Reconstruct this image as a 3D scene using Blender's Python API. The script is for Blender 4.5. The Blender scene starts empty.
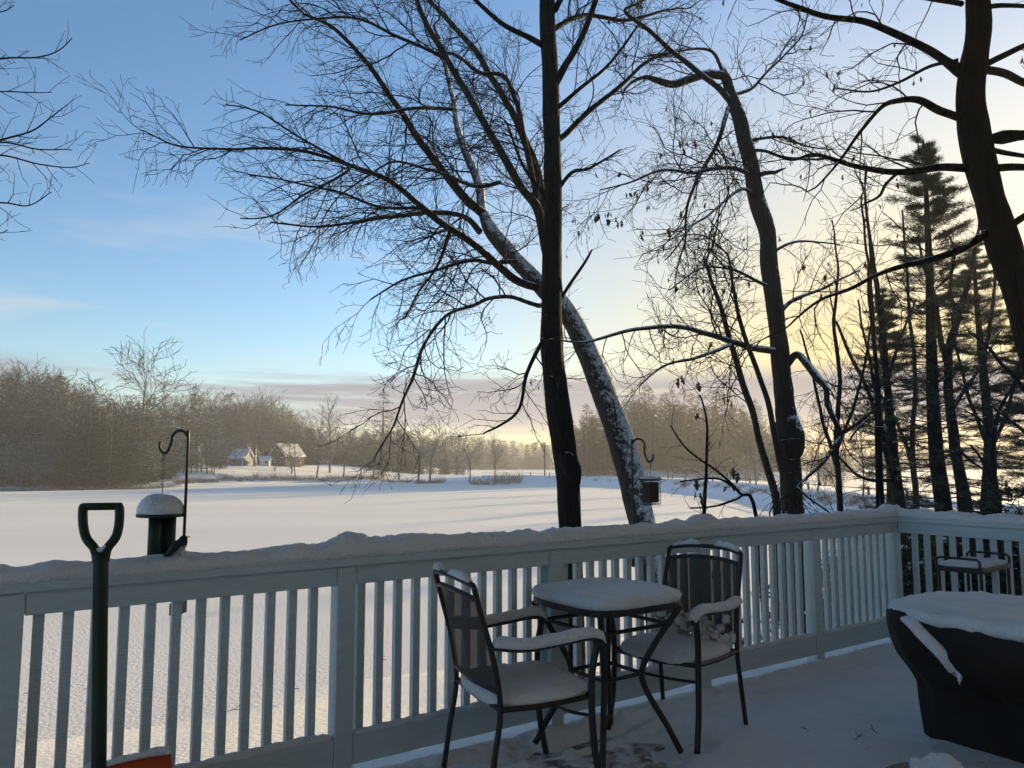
import bpy, math, random
from mathutils import Vector, Matrix, noise
import numpy as np

sc = bpy.context.scene
COL = sc.collection
R = math.radians
# ------------------------------------------------------------------ camera model (used only to measure the place)
EYE, F, PITCH = 1.45, 770.0, R(5.8)
CP, SP = math.cos(PITCH), math.sin(PITCH)
SUN_AZ, SUN_EL = R(41), R(9)
LAKE = -3.55

def P(px, py, Y):
    """world point seen at photo pixel (px,py) that stands Y metres ahead"""
    u, v = (px - 512) / F, (384 - py) / F
    d = Vector((u, CP - v * SP, SP + v * CP))
    return Vector((0, 0, EYE)) + d * (Y / d.y)

def G(px, py, z):
    u, v = (px - 512) / F, (384 - py) / F
    d = Vector((u, CP - v * SP, SP + v * CP))
    return Vector((0, 0, EYE)) + d * ((z - EYE) / d.z)

D1 = Vector((0.8215, 0.5702, 0)).normalized()      # along the long railing, away to the right
N1 = Vector((-D1.y, D1.x, 0))                   # outward, over the lake
D2 = -N1
RAIL_ROT = math.atan2(D1.y, D1.x)

# ------------------------------------------------------------------ materials
def new_mat(name):
    m = bpy.data.materials.new(name); m.use_nodes = True
    nt = m.node_tree
    return m, nt, nt.nodes['Principled BSDF']

def nd(nt, typ, **kw):
    n = nt.nodes.new(typ)
    for k, v in kw.items():
        if k in n.inputs: n.inputs[k].default_value = v
        else: setattr(n, k, v)
    return n

def mat(name, col, rough=0.7, var=0.2, scale=8.0, bump=0.0, bscale=60.0, stretch=(1, 1, 1), metal=0.0, spec=0.3):
    m, nt, b = new_mat(name)
    tc = nd(nt, 'ShaderNodeTexCoord'); mp = nd(nt, 'ShaderNodeMapping')
    mp.inputs['Scale'].default_value = stretch
    nt.links.new(tc.outputs['Object'], mp.inputs['Vector'])
    n = nd(nt, 'ShaderNodeTexNoise'); n.inputs['Scale'].default_value = scale; n.inputs['Detail'].default_value = 5
    nt.links.new(mp.outputs[0], n.inputs['Vector'])
    mx = nd(nt, 'ShaderNodeMix', data_type='RGBA')
    mx.inputs[6].default_value = (*[c * (1 - var) for c in col], 1)
    mx.inputs[7].default_value = (*[min(1, c * (1 + var)) for c in col], 1)
    nt.links.new(n.outputs['Fac'], mx.inputs[0]); nt.links.new(mx.outputs[2], b.inputs['Base Color'])
    b.inputs['Roughness'].default_value = rough; b.inputs['Metallic'].default_value = metal
    b.inputs['Specular IOR Level'].default_value = spec
    if bump:
        n2 = nd(nt, 'ShaderNodeTexNoise'); n2.inputs['Scale'].default_value = bscale; n2.inputs['Detail'].default_value = 6
        nt.links.new(mp.outputs[0], n2.inputs['Vector'])
        bp = nd(nt, 'ShaderNodeBump'); bp.inputs['Strength'].default_value = bump; bp.inputs['Distance'].default_value = 0.02
        nt.links.new(n2.outputs['Fac'], bp.inputs['Height']); nt.links.new(bp.outputs[0], b.inputs['Normal'])
    return m

def bark_mat(name, col, snow=0.5, side=0.0):
    """bark with snow lying on the upper faces; side = snow plastered on by the wind from the camera's right"""
    m, nt, b = new_mat(name)
    tc = nd(nt, 'ShaderNodeTexCoord'); mp = nd(nt, 'ShaderNodeMapping'); mp.inputs['Scale'].default_value = (14, 14, 2.5)
    nt.links.new(tc.outputs['Object'], mp.inputs['Vector'])
    n = nd(nt, 'ShaderNodeTexNoise'); n.inputs['Scale'].default_value = 1.6; n.inputs['Detail'].default_value = 7
    nt.links.new(mp.outputs[0], n.inputs['Vector'])
    mx = nd(nt, 'ShaderNodeMix', data_type='RGBA')
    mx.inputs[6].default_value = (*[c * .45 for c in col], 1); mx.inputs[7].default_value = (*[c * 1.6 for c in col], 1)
    nt.links.new(n.outputs['Fac'], mx.inputs[0])
    geo = nd(nt, 'ShaderNodeNewGeometry')
    dot = nd(nt, 'ShaderNodeVectorMath', operation='DOT_PRODUCT'); dot.inputs[1].default_value = (side, -side * .4, 1)
    nt.links.new(geo.outputs['True Normal'] if False else geo.outputs['Normal'], dot.inputs[0])
    n3 = nd(nt, 'ShaderNodeTexNoise'); n3.inputs['Scale'].default_value = 15 if side > .38 else 9; n3.inputs['Detail'].default_value = 9; n3.inputs['Roughness'].default_value = .5 + .22 * (side > .3)
    nt.links.new(tc.outputs['Object'], n3.inputs['Vector'])
    ad = nd(nt, 'ShaderNodeMath', operation='MULTIPLY_ADD'); ad.inputs[1].default_value = 3.6 if side > .38 else 1.7
    nt.links.new(n3.outputs['Fac'], ad.inputs[0]); nt.links.new(dot.outputs['Value'], ad.inputs[2])
    mr = nd(nt, 'ShaderNodeMapRange'); mr.inputs['From Min'].default_value = 1.9 if side > .38 else 1.75 - snow * .4; mr.inputs['From Max'].default_value = 2.45 if side > .38 else 1.85 - snow * .4
    nt.links.new(ad.outputs[0], mr.inputs['Value'])
    mx2 = nd(nt, 'ShaderNodeMix', data_type='RGBA'); mx2.inputs[7].default_value = (.8, .82, .84, 1)
    nt.links.new(mr.outputs[0], mx2.inputs[0]); nt.links.new(mx.outputs[2], mx2.inputs[6])
    nt.links.new(mx2.outputs[2], b.inputs['Base Color']); b.inputs['Roughness'].default_value = .9
    b.inputs['Specular IOR Level'].default_value = .15
    bp = nd(nt, 'ShaderNodeBump'); bp.inputs['Strength'].default_value = 1.0; bp.inputs['Distance'].default_value = .09
    nt.links.new(n.outputs['Fac'], bp.inputs['Height']); nt.links.new(bp.outputs[0], b.inputs['Normal'])
    return m

def snow_mat(name, col, coarse, fine, bump, streak=False, grain=0.0):
    m, nt, b = new_mat(name)
    tc = nd(nt, 'ShaderNodeTexCoord')
    n1 = nd(nt, 'ShaderNodeTexNoise'); n1.inputs['Scale'].default_value = coarse; n1.inputs['Detail'].default_value = 6
    n2 = nd(nt, 'ShaderNodeTexNoise'); n2.inputs['Scale'].default_value = fine; n2.inputs['Detail'].default_value = 5
    src = tc.outputs['Object']
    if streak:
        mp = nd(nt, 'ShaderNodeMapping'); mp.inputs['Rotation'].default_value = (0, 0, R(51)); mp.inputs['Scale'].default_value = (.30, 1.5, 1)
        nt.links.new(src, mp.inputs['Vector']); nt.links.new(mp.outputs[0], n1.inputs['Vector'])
    else:
        nt.links.new(src, n1.inputs['Vector'])
    nt.links.new(src, n2.inputs['Vector'])
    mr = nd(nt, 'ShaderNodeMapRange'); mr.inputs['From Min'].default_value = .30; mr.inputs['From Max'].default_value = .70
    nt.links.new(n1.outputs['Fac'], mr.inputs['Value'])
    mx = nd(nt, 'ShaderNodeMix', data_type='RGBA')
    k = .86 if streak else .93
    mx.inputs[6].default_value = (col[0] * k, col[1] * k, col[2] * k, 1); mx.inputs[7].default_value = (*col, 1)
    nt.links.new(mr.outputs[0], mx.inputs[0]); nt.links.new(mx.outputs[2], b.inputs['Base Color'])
    b.inputs['Roughness'].default_value = .75; b.inputs['Specular IOR Level'].default_value = .2
    ad = nd(nt, 'ShaderNodeMath', operation='MULTIPLY_ADD'); ad.inputs[1].default_value = .35
    nt.links.new(n2.outputs['Fac'], ad.inputs[0]); nt.links.new(n1.outputs['Fac'], ad.inputs[2])
    bp = nd(nt, 'ShaderNodeBump'); bp.inputs['Strength'].default_value = bump; bp.inputs['Distance'].default_value = .06
    nt.links.new(ad.outputs[0], bp.inputs['Height']); nt.links.new(bp.outputs[0], b.inputs['Normal'])
    return m

def mesh_fabric(name, col, through):
    m, nt, b = new_mat(name)
    b.inputs['Base Color'].default_value = (*col, 1); b.inputs['Roughness'].default_value = .8
    tr = nd(nt, 'ShaderNodeBsdfTransparent'); mx = nd(nt, 'ShaderNodeMixShader')
    tc = nd(nt, 'ShaderNodeTexCoord')
    n = nd(nt, 'ShaderNodeTexNoise'); n.inputs['Scale'].default_value = 7
    nt.links.new(tc.outputs['Object'], n.inputs['Vector'])
    mr = nd(nt, 'ShaderNodeMapRange'); mr.inputs['To Min'].default_value = through * .3; mr.inputs['To Max'].default_value = through * 1.5
    nt.links.new(n.outputs['Fac'], mr.inputs['Value']); nt.links.new(mr.outputs[0], mx.inputs[0])
    nt.links.new(b.outputs[0], mx.inputs[1]); nt.links.new(tr.outputs[0], mx.inputs[2])
    nt.links.new(mx.outputs[0], nt.nodes['Material Output'].inputs['Surface'])
    return m

M = dict(
    snow=snow_mat('snow', (.84, .86, .88), 7, 75, .65),
    deck_snow=snow_mat('deck snow', (.84, .86, .88), 3.5, 38, .55),
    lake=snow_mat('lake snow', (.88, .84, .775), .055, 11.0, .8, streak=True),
    bank=snow_mat('bank snow', (.86, .85, .84), .6, 11, .8),
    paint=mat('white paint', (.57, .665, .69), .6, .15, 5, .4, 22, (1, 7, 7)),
    board=snow_mat('snow dusted board', (.78, .80, .82), 9, 60, .5),
    metal=mat('dark metal', (.022, .020, .020), .42, .3, 20, .05, 200, spec=.5),
    sling=mesh_fabric('brown mesh fabric', (.055, .044, .037), .085),
    cover=mat('dark cover', (.020, .016, .014), .75, .5, 4, .5, 12),
    orange=mat('orange plastic', (.62, .10, .02), .45, .1, 6),
    handle=mat('dark green plastic', (.014, .030, .018), .5, .2, 9),
    feeder=mat('feeder green metal', (.014, .030, .020), .45, .2, 20),
    seed=mat('seed', (.10, .07, .04), .9, .6, 160, .8, 160),
    bird=mat('slate feathers', (.03, .03, .034), .8, .3, 60),
    belly=mat('pale feathers', (.42, .40, .38), .9, .15, 60),
    beak=mat('pale beak', (.35, .25, .2), .5, .1, 30),
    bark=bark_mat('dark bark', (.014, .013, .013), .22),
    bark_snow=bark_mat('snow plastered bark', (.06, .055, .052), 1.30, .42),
    bark_c=bark_mat('patchy snowy bark', (.045, .040, .036), .85, .35),
    limb=bark_mat('limb bark', (.038, .033, .031), .55, .1),
    twig=bark_mat('twig bark', (.030, .025, .024), .05),
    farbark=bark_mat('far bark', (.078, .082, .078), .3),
    leaf=mat('dead leaf', (.10, .055, .03), .8, .4, 20),
    needle=mat('pine needles', (.030, .042, .022), .8, .4, 1.5),
    farneedle=mat('far pine needles', (.013, .025, .012), .8, .35, .3),
    brush=mat('bare brush', (.13, .10, .075), .9, .4, 2),
    siding_d=mat('brown siding', (.075, .058, .045), .8, .2, 1.5),
    siding_g=mat('grey siding', (.22, .235, .24), .8, .15, 1.5),
    siding_w=mat('white siding', (.70, .70, .68), .7, .1, 1.5),
    glass=mat('window glass', (.03, .035, .04), .12, .2, 2, spec=.6),
    steel=mat('galvanised steel', (.28, .29, .30), .5, .2, 3, metal=.6),
    wood=mat('old pole wood', (.15, .12, .10), .85, .3, 3),
    bucket=mat('dark blue plastic', (.015, .022, .035), .45, .2, 8),
    asphalt=mat('snowy road', (.6, .6, .62), .9, .15, .5),
)

def dusted():   # wet grey boards with a broken dusting of snow
    for n in M['board'].node_tree.nodes:
        if n.type == 'MIX': n.inputs[6].default_value = (.22, .22, .23, 1)
        if n.type == 'MAP_RANGE': n.inputs['From Min'].default_value = .42; n.inputs['From Max'].default_value = .58
dusted()
# ------------------------------------------------------------------ mesh helpers
class MB:
    def __init__(s): s.v = []; s.f = []; s.mi = []; s.cur = 0
    def add(s, vs, fs):
        o = len(s.v); s.v.extend([tuple(x) for x in vs])
        for f in fs: s.f.append(tuple(i + o for i in f)); s.mi.append(s.cur)
    def box(s, x0, x1, y0, y1, z0, z1, mt=None):
        vs = [Vector((x, y, z)) for z in (z0, z1) for y in (y0, y1) for x in (x0, x1)]
        if mt: vs = [mt @ v for v in vs]
        s.add(vs, [(0, 2, 3, 1), (4, 5, 7, 6), (0, 1, 5, 4), (2, 6, 7, 3), (0, 4, 6, 2), (1, 3, 7, 5)])
    def tube(s, pts, rad, n=6, cap=True, flat=1.0, up=None):
        pts = [Vector(p) for p in pts]; k = len(pts)
        if not hasattr(rad, '__len__'): rad = [rad] * k
        ref = None; rings = []
        for i in range(k):
            t = (pts[min(i + 1, k - 1)] - pts[max(i - 1, 0)])
            if t.length < 1e-9: t = Vector((0, 0, 1))
            t.normalize()
            if ref is None:
                a = Vector(up) if up else (Vector((0, 0, 1)) if abs(t.z) < .9 else Vector((1, 0, 0)))
                ref = a - t * a.dot(t); ref.normalize()
            else:
                ref = ref - t * ref.dot(t)
                if ref.length < 1e-6: ref = t.orthogonal()
                ref.normalize()
            b = t.cross(ref)
            for j in range(n):
                a = 2 * math.pi * j / n
                rings.append(pts[i] + (ref * math.cos(a) * flat + b * math.sin(a)) * rad[i])
        fs = []
        for i in range(k - 1):
            for j in range(n):
                a, b2 = i * n + j, i * n + (j + 1) % n
                fs.append((a, b2, b2 + n, a + n))
        if cap:
            fs.append(tuple(range(n - 1, -1, -1))); fs.append(tuple((k - 1) * n + j for j in range(n)))
        s.add(rings, fs)
    def lathe(s, prof, n=24, c=(0, 0, 0), sx=1.0, sy=1.0, nz=0.0):
        vs = []
        for (r, z) in prof:
            for j in range(n):
                a = 2 * math.pi * j / n
                x, y = r * math.cos(a) * sx, r * math.sin(a) * sy
                dz = noise.noise((x * 9 + 3, y * 9, z * 9)) * nz
                vs.append((c[0] + x, c[1] + y, c[2] + z + dz))
        fs = []
        for i in range(len(prof) - 1):
            for j in range(n):
                a, b = i * n + j, i * n + (j + 1) % n
                fs.append((a, b, b + n, a + n))
        fs.append(tuple(range(n - 1, -1, -1))); fs.append(tuple((len(prof) - 1) * n + j for j in range(n)))
        s.add(vs, fs)
    def pad(s, hx, hy, h, c=(0, 0, 0), e=4.0, nz=.15, n=48, seed=0.0, mt=None):
        """a rounded pad of snow: superellipse outline with a soft edge and lumps"""
        prof = [(.97, -.004), (1.02, .22 * h), (1.03, .48 * h), (1.0, .72 * h), (.94, .88 * h), (.84, .96 * h), (.65, 1.0 * h), (.35, 1.02 * h), (.02, 1.02 * h)]
        vs = []
        for (rr, z) in prof:
            for j in range(n):
                a = 2 * math.pi * j / n
                ca, sa = math.cos(a), math.sin(a)
                k = (abs(ca) ** e + abs(sa) ** e) ** (-1 / e)
                q = Vector((ca * k * hx * rr, sa * k * hy * rr, z))
                w = noise.noise((q.x * 11 + seed, q.y * 11, seed)) + .5 * noise.noise((q.x * 27, q.y * 27 + seed, 5))
                if z > 0: q.z += h * nz * w; q.x *= 1 + .02 * w; q.y *= 1 + .02 * w
                q += Vector(c)
                vs.append(mt @ q if mt else q)
        fs = []
        for i in range(len(prof) - 1):
            for j in range(n):
                a, b = i * n + j, i * n + (j + 1) % n
                fs.append((a, b, b + n, a + n))
        fs.append(tuple(range(n - 1, -1, -1))); fs.append(tuple((len(prof) - 1) * n + j for j in range(n)))
        s.add(vs, fs)
    def strip(s, pts, w, h, nz=.3, seed=0.0, n=9, up=(0, 0, 1), taper=True, freq=7.0, hf=None):
        """a ridge of snow along a line of points; w = half width, h = height"""
        pts = [Vector(p) for p in pts]; k = len(pts); up = Vector(up); vs = []
        for i, p in enumerate(pts):
            t = (pts[min(i + 1, k - 1)] - pts[max(i - 1, 0)]).normalized()
            b = t.cross(up).normalized()
            end = min(1, .25 + min(i, k - 1 - i) * .5) if taper else 1
            hh = h * end * (hf(i) if hf else 1)
            for j in range(n):
                a = math.pi * j / (n - 1)
                ca, sa = math.cos(a), math.sin(a)
                e = .62
                q = p + b * (math.copysign(abs(ca) ** e, ca) * w * (1 + .05 * sa)) * (1 if not taper else (.8 + .2 * end))
                lump = noise.noise((q.x * freq + seed, q.y * freq, q.z * freq)) + .5 * noise.noise((q.x * freq * 2.7, q.y * freq * 2.7 + seed, 3)) + .3 * noise.noise((q.x * freq * 6.5, q.y * freq * 6.5 + seed, q.z * 40))
                q = q + up * (sa ** e * hh * (1 + nz * lump)) + b * (lump * nz * .12 * w * sa)
                vs.append(q)
        fs = []
        for i in range(k - 1):
            for j in range(n - 1):
                a = i * n + j
                fs.append((a, a + n, a + n + 1, a + 1))
            fs.append((i * n + n - 1, (i + 1) * n + n - 1, (i + 1) * n, i * n))
        fs.append(tuple(range(n))); fs.append(tuple((k - 1) * n + j for j in range(n - 1, -1, -1)))
        s.add(vs, fs)
    def build(s, name, mats, parent=None, smooth=False, bevel=0.0, subsurf=0, solid=0.0):
        me = bpy.data.meshes.new(name); me.from_pydata(s.v, [], s.f)
        for m in (mats if isinstance(mats, (list, tuple)) else [mats]): me.materials.append(m)
        if any(s.mi): me.polygons.foreach_set('material_index', s.mi)
        if smooth: me.polygons.foreach_set('use_smooth', [True] * len(s.f))
        me.update()
        o = bpy.data.objects.new(name, me); COL.objects.link(o)
        if parent: o.parent = parent
        if solid:
            md = o.modifiers.new('solid', 'SOLIDIFY'); md.thickness = solid; md.offset = 0
        if bevel:
            md = o.modifiers.new('bevel', 'BEVEL'); md.width = bevel; md.segments = 2; md.limit_method = 'ANGLE'
        if subsurf:
            md = o.modifiers.new('sub', 'SUBSURF'); md.levels = md.render_levels = subsurf
        return o

def thing(name, label, cat, loc=(0, 0, 0), rz=0.0, group=None):
    o = bpy.data.objects.new(name, None); COL.objects.link(o); o.empty_display_size = .2
    o.location = loc; o.rotation_euler = (0, 0, rz); tag(o, label, cat, group); return o
def tag(o, label, cat, group=None):
    o['label'] = label; o['category'] = cat
    if group: o['group'] = group
    return o
def struct(o, kind='structure'): o['kind'] = kind; return o
def kids(o): return [c for c in bpy.data.objects if c.parent == o]
def copy_tree(o, loc, rz=0.0, s=1.0, label=None, group=None, children=None):
    c = o.copy(); COL.objects.link(c); c.location = loc; c.rotation_euler = (0, 0, rz)
    c.scale = s if hasattr(s, '__len__') else (s, s, s)
    if label: c['label'] = label
    if group: c['group'] = group
    for ch in (children if children is not None else kids(o)):
        d = ch.copy(); COL.objects.link(d); d.parent = c
        for g in kids(ch):
            e = g.copy(); COL.objects.link(e); e.parent = d
    return c

def smooth_path(pts, sub=4):
    pts = [Vector(p) for p in pts]; out = []
    for i in range(len(pts) - 1):
        p0, p1, p2, p3 = pts[max(i - 1, 0)], pts[i], pts[i + 1], pts[min(i + 2, len(pts) - 1)]
        for k in range(sub):
            t = k / sub
            out.append(.5 * ((2 * p1) + (p2 - p0) * t + (2 * p0 - 5 * p1 + 4 * p2 - p3) * t * t + (3 * p1 - p0 - 3 * p2 + p3) * t ** 3))
    out.append(pts[-1]); return out

def sstep(a, b, x):
    t = max(0, min(1, (x - a) / (b - a))); return t * t * (3 - 2 * t)

# ------------------------------------------------------------------ ground, lake, far shores
def ground_z(x, y):
    q = Vector((x, y, 0)).dot(N1) - max(0, x - 6) * .9
    z = -2.0 - 2.0 * sstep(5, 22, q)
    return z + .10 * noise.noise((x * .35, y * .35, 0)) + .03 * noise.noise((x * 1.7, y * 1.7, 4))

def grid_mesh(name, m, xs, ys, fz):
    b = MB(); nx, ny = len(xs), len(ys)
    vs = [(x, y, fz(x, y)) for y in ys for x in xs]
    fs = [(j * nx + i, j * nx + i + 1, (j + 1) * nx + i + 1, (j + 1) * nx + i) for j in range(ny - 1) for i in range(nx - 1)]
    b.add(vs, fs); return b.build(name, m, smooth=True)

def rng_pts(a, b, n): return [a + (b - a) * i / (n - 1) for i in range(n)]

b = MB(); b.add([(-690, -190, LAKE), (690, -190, LAKE), (690, 890, LAKE), (-690, 890, LAKE)], [(0, 1, 2, 3)])
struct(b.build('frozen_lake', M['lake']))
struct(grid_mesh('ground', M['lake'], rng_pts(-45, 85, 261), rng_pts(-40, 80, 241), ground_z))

SHORE = [(-190, 128), (-120, 132), (-91, 137), (-74, 145), (-68, 163), (-53, 188), (-29, 200), (-3, 170), (14, 174)]   # water's edge, far left
def seg_y(poly, x):
    for (x0, y0), (x1, y1) in zip(poly, poly[1:]):
        if x0 <= x <= x1: return y0 + (y1 - y0) * (x - x0) / (x1 - x0)
    return poly[0][1] if x < poly[0][0] else poly[-1][1]
def far_z(x, y):
    e = y - seg_y(SHORE, x) + 2.5 * noise.noise((x * .09, y * .05, 7))
    top = 4.0 + (-3.0) * sstep(-62, -30, x)
    z = LAKE - .5 + .9 * sstep(-2, 4, e) + (top - .4) * sstep(8, 55, e)
    if x > -40: z -= 6 * sstep(60, 75, e) * sstep(-40, -25, x)
    if x > 2: z -= 5 * sstep(2, 26, x) * 0 
    return z + .25 * noise.noise((x * .12, y * .12, 1))
struct(grid_mesh('far_shore', M['bank'], rng_pts(-420, 40, 200), rng_pts(120, 420, 150), far_z))
# land that carries the evergreens beyond the causeway
def stand_z(x, y):
    d = math.hypot((x - 50) / 48, (y - 235) / 26)
    return LAKE - .6 + 3.2 * (1 - sstep(.5, 1.05, d)) + .2 * noise.noise((x * .1, y * .1, 2))
struct(grid_mesh('wooded_shore', M['bank'], rng_pts(-5, 110, 60), rng_pts(200, 270, 40), stand_z))
# causeway with its road
CWAY = smooth_path([(-6, 186, 0), (8, 180, 0), (28, 160, 0), (38, 120, 0), (37, 85, 0), (39, 58, 0), (48, 25, 0)], 8)
b = MB(); prof = [(-9, LAKE - .4), (-6.5, LAKE + .5), (-3.4, -1.75), (3.4, -1.7), (6.5, LAKE + .5), (9, LAKE - .4)]
vs = []; k = len(prof)
for i, p in enumerate(CWAY):
    t = (CWAY[min(i + 1, len(CWAY) - 1)] - CWAY[max(i - 1, 0)]).normalized(); s_ = Vector((t.y, -t.x, 0))
    for (o, z) in prof:
        q = p + s_ * o; q.z = z + .35 * noise.noise((q.x * .3, q.y * .3, 9)) * (1 if abs(o) > 4 else .2); vs.append(q)
b.add(vs, [(i * k + j, i * k + j + 1, (i + 1) * k + j + 1, (i + 1) * k + j) for i in range(len(CWAY) - 1) for j in range(k - 1)])
struct(b.build('causeway_road', M['bank'], smooth=True))
gr = thing('guard_rail', 'long dark guard rail on wooden posts along the snowy causeway', 'guard rail', (37, 85, -1.7))
org = gr.location.copy(); rail = []
for i, p in enumerate(CWAY):
    t = (CWAY[min(i + 1, len(CWAY) - 1)] - CWAY[max(i - 1, 0)]).normalized(); s_ = Vector((t.y, -t.x, 0))
    q = p + s_ * 3.0; q.z = -1.05; rail.append(q - org)
b = MB(); b.tube(rail, .16, 6, flat=.25); b.build('beam', M['wood'], gr)
acc = 0
for i in range(1, len(rail)):
    acc += (rail[i] - rail[i - 1]).length
    if acc > 5:
        acc = 0; q = rail[i]; b = MB(); b.box(q.x - .1, q.x + .1, q.y + .08, q.y + .25, q.z - 1.0, q.z + .2); b.build('post', M['wood'], gr)

# ------------------------------------------------------------------ deck
deck_c = Vector((.23, 4.405, 0))           # foot of one railing post; local x along the railing, local y outward
DM = Matrix.Translation(deck_c) @ Matrix.Rotation(RAIL_ROT, 4, 'Z')
b = MB()
y = -5.2
while y < .16:
    b.box(-4.2, 3.72, y, y + .134, -.085, -.05); y += .14
b.box(-4.2, 3.72, .162, .20, -.33, -.052)
o = b.build('deck_floor', M['board'], bevel=.004); o.matrix_world = DM; struct(o)
table_l = DM.inverted() @ Vector((.45, 4.05, 0))
def deck_snow(x, y):
    n1 = noise.noise((x * 1.1, y * 1.1, 3)); n2 = noise.noise((x * 5, y * 5, 8)); n3 = noise.noise((x * 16, y * 16, 1))
    z = -.004 + .014 * n1 + .006 * n2 + .0025 * n3
    dx, dy = (x - table_l.x + .02) / .62, (y - table_l.y + .02) / .40
    hole = 1 - sstep(.55, 1.15, math.hypot(dx, dy) + .28 * n2 + .12 * n3)
    z -= .0475 * hole - .012 * hole * (n2 + n3)
    # drip ridges below the railing
    z += .034 * math.exp(-((y + .09 + .02 * n1) / .04) ** 2) * (1 + 1.2 * n2 + .7 * n3) + .018 * math.exp(-((y + .27 + .02 * n1) / .03) ** 2) * (1 + 1.3 * n2 + .6 * n3) - .012 * math.exp(-((y + .19) / .03) ** 2)
    z += .018 * math.exp(-((y + .01) / .04) ** 2) * (1 + .5 * n3)
    # hollow on the lee side of the covered grill
    g = DM.inverted() @ Vector((2.20, 4.50, 0)); dg = math.hypot((x - g.x + .12) / .28, (y - g.y) / .30)
    z -= .035 * (1 - sstep(.4, 1, dg))
    return z
def dsn(): 
    b = MB(); xs = rng_pts(-4.2, 3.70, 400); ys = rng_pts(-5.2, .15, 280); nx = len(xs)
    b.add([(x, y, deck_snow(x, y)) for y in ys for x in xs], [(j * nx + i, j * nx + i + 1, (j + 1) * nx + i + 1, (j + 1) * nx + i) for j in range(len(ys) - 1) for i in range(nx - 1)])
    o = b.build('deck_snow', M['deck_snow'], smooth=True); o.matrix_world = DM; struct(o)
dsn()

# railings ---------------------------------------------------------
def rail_t(px, off):
    u = (px - 512) / F / (CP + .26 * SP); o_ = deck_c + N1 * off
    return (u * o_.y - o_.x) / (D1.x - u * D1.y)
def railing(label, origin, rot, posts, first_off, seed, corner=False, x_end=None, bump=()):
    t = thing('deck_railing', label, 'railing', origin, rot, 'railings round the deck')
    x0, x1 = posts[0] - .045, (x_end if x_end is not None else posts[-1] + .045)
    for p in posts:
        if corner and p == posts[0]: continue
        m = MB(); m.box(p - .045, p + .045, 0, .09, -.06, .958); m.build('post', M['paint'], t, bevel=.004)
    m = MB()
    cuts = [-99]
    m.box(x0, x1, -.022, .122, .962, 1.0)
    m.build('cap_board', M['paint'], t, bevel=.006)
    for a, c in zip(posts, posts[1:]):
        m = MB(); m.box(a + .047, c - .047, .006, .044, .873, .9605); m.build('top_rail', M['paint'], t, bevel=.004)
        m = MB(); m.box(a + .047, c - .047, .006, .044, .05, .185); lo = m.build('bottom_rail', M['paint'], t, bevel=.004)
        m = MB(); n = max(6, int((c - a) / .02))
        m.strip([(a + .05 + (c - a - .1) * i / n, .026, .184) for i in range(n + 1)], .022, .022, .7, seed + a, 7, freq=9)
        m.build('snow', M['snow'], lo, smooth=True)
        x = a + first_off
        while x < c - .045:
            m = MB(); w = .019; m.box(x - w, x + w, .0455, .0835, .075, .959); m.build('baluster', M['paint'], t, bevel=.003); x += .0997
    L = x1 - x0; n = int(L / .018); m = MB()
    def hf(i):
        x = x0 + L * i / n
        s = 1.0
        for (p, k, w) in bump: s += k * math.exp(-((x - p) / w) ** 2)
        return s * (.98 + .25 * sstep(-1.9, -.9, x) - .15 * sstep(-.6, .4, x)) if seed == 1.0 else s
    m.strip([(x0 + L * i / n, .05, .998) for i in range(n + 1)], .071, .062, .30, seed, 19, freq=8.5, hf=hf, taper=False)
    m.build('snow', M['snow'], t, smooth=True)
    return t
POSTS = [-3.80, -2.56, -1.226, .03, 1.245, 2.483, 3.60]
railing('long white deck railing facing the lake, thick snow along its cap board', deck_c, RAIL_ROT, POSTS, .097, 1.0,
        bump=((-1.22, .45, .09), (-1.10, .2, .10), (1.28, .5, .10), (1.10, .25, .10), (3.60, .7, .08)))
corner = DM @ Vector((3.595, .09, 0))
def second():
    # runs back from the corner; local x along D2, local y outward
    o = DM @ Vector((3.60, .045, 0))
    railing('short white deck railing on the right behind the tray table', o, RAIL_ROT - math.pi / 2, [0, 1.30, 2.55], .15, 5.0, corner=True, bump=((1.3, .4, .1),))
second()

# ------------------------------------------------------------------ table and chairs
def patio_table():
    t = thing('bistro_table', 'small square dark metal bistro table under a thick pad of snow', 'table', (.485, 4.10, 0), RAIL_ROT); t.scale = (1, 1, 1.045)
    m = MB(); n = 56; vs = []
    prof = [(.98, .685), (1, .69), (1.0, .712), (.985, .718), (.01, .718)]
    for (r, z) in prof:
        for j in range(n):
            a = 2 * math.pi * j / n; ca, sa = math.cos(a), math.sin(a); k = (abs(ca) ** 5 + abs(sa) ** 5) ** (-.2)
            vs.append((ca * k * .308 * r, sa * k * .308 * r, z))
    m.add(vs, [(i * n + j, i * n + (j + 1) % n, (i + 1) * n + (j + 1) % n, (i + 1) * n + j) for i in range(len(prof) - 1) for j in range(n)] + [tuple(range(n - 1, -1, -1)), tuple(4 * n + j for j in range(n))])
    m.build('tabletop', M['metal'], t)
    for sx in (1, -1):
        for sy in (1, -1):
            m = MB(); pr = [(.27, .69), (.235, .62), (.175, .50), (.135, .40), (.13, .33), (.16, .24), (.215, .12), (.262, 0.0)]
            m.tube(smooth_path([(r * sx, r * sy, z) for r, z in pr], 4), .0155, 8); m.build('leg', M['metal'], t, smooth=True)
    for z, r in ((.36, .132), (.60, .225)):
        m = MB()
        c = [(r, r, z), (-r, r, z), (-r, -r, z), (r, -r, z)]
        for i in range(4): m.tube([c[i], c[(i + 1) % 4]], .010, 6)
        m.build('brace', M['metal'], t)
    m = MB(); m.pad(.311, .311, .058, (0, 0, .717), e=4.6, nz=.10, n=80, seed=2.2); m.build('snow', M['snow'], t, smooth=True)
patio_table()

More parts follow.
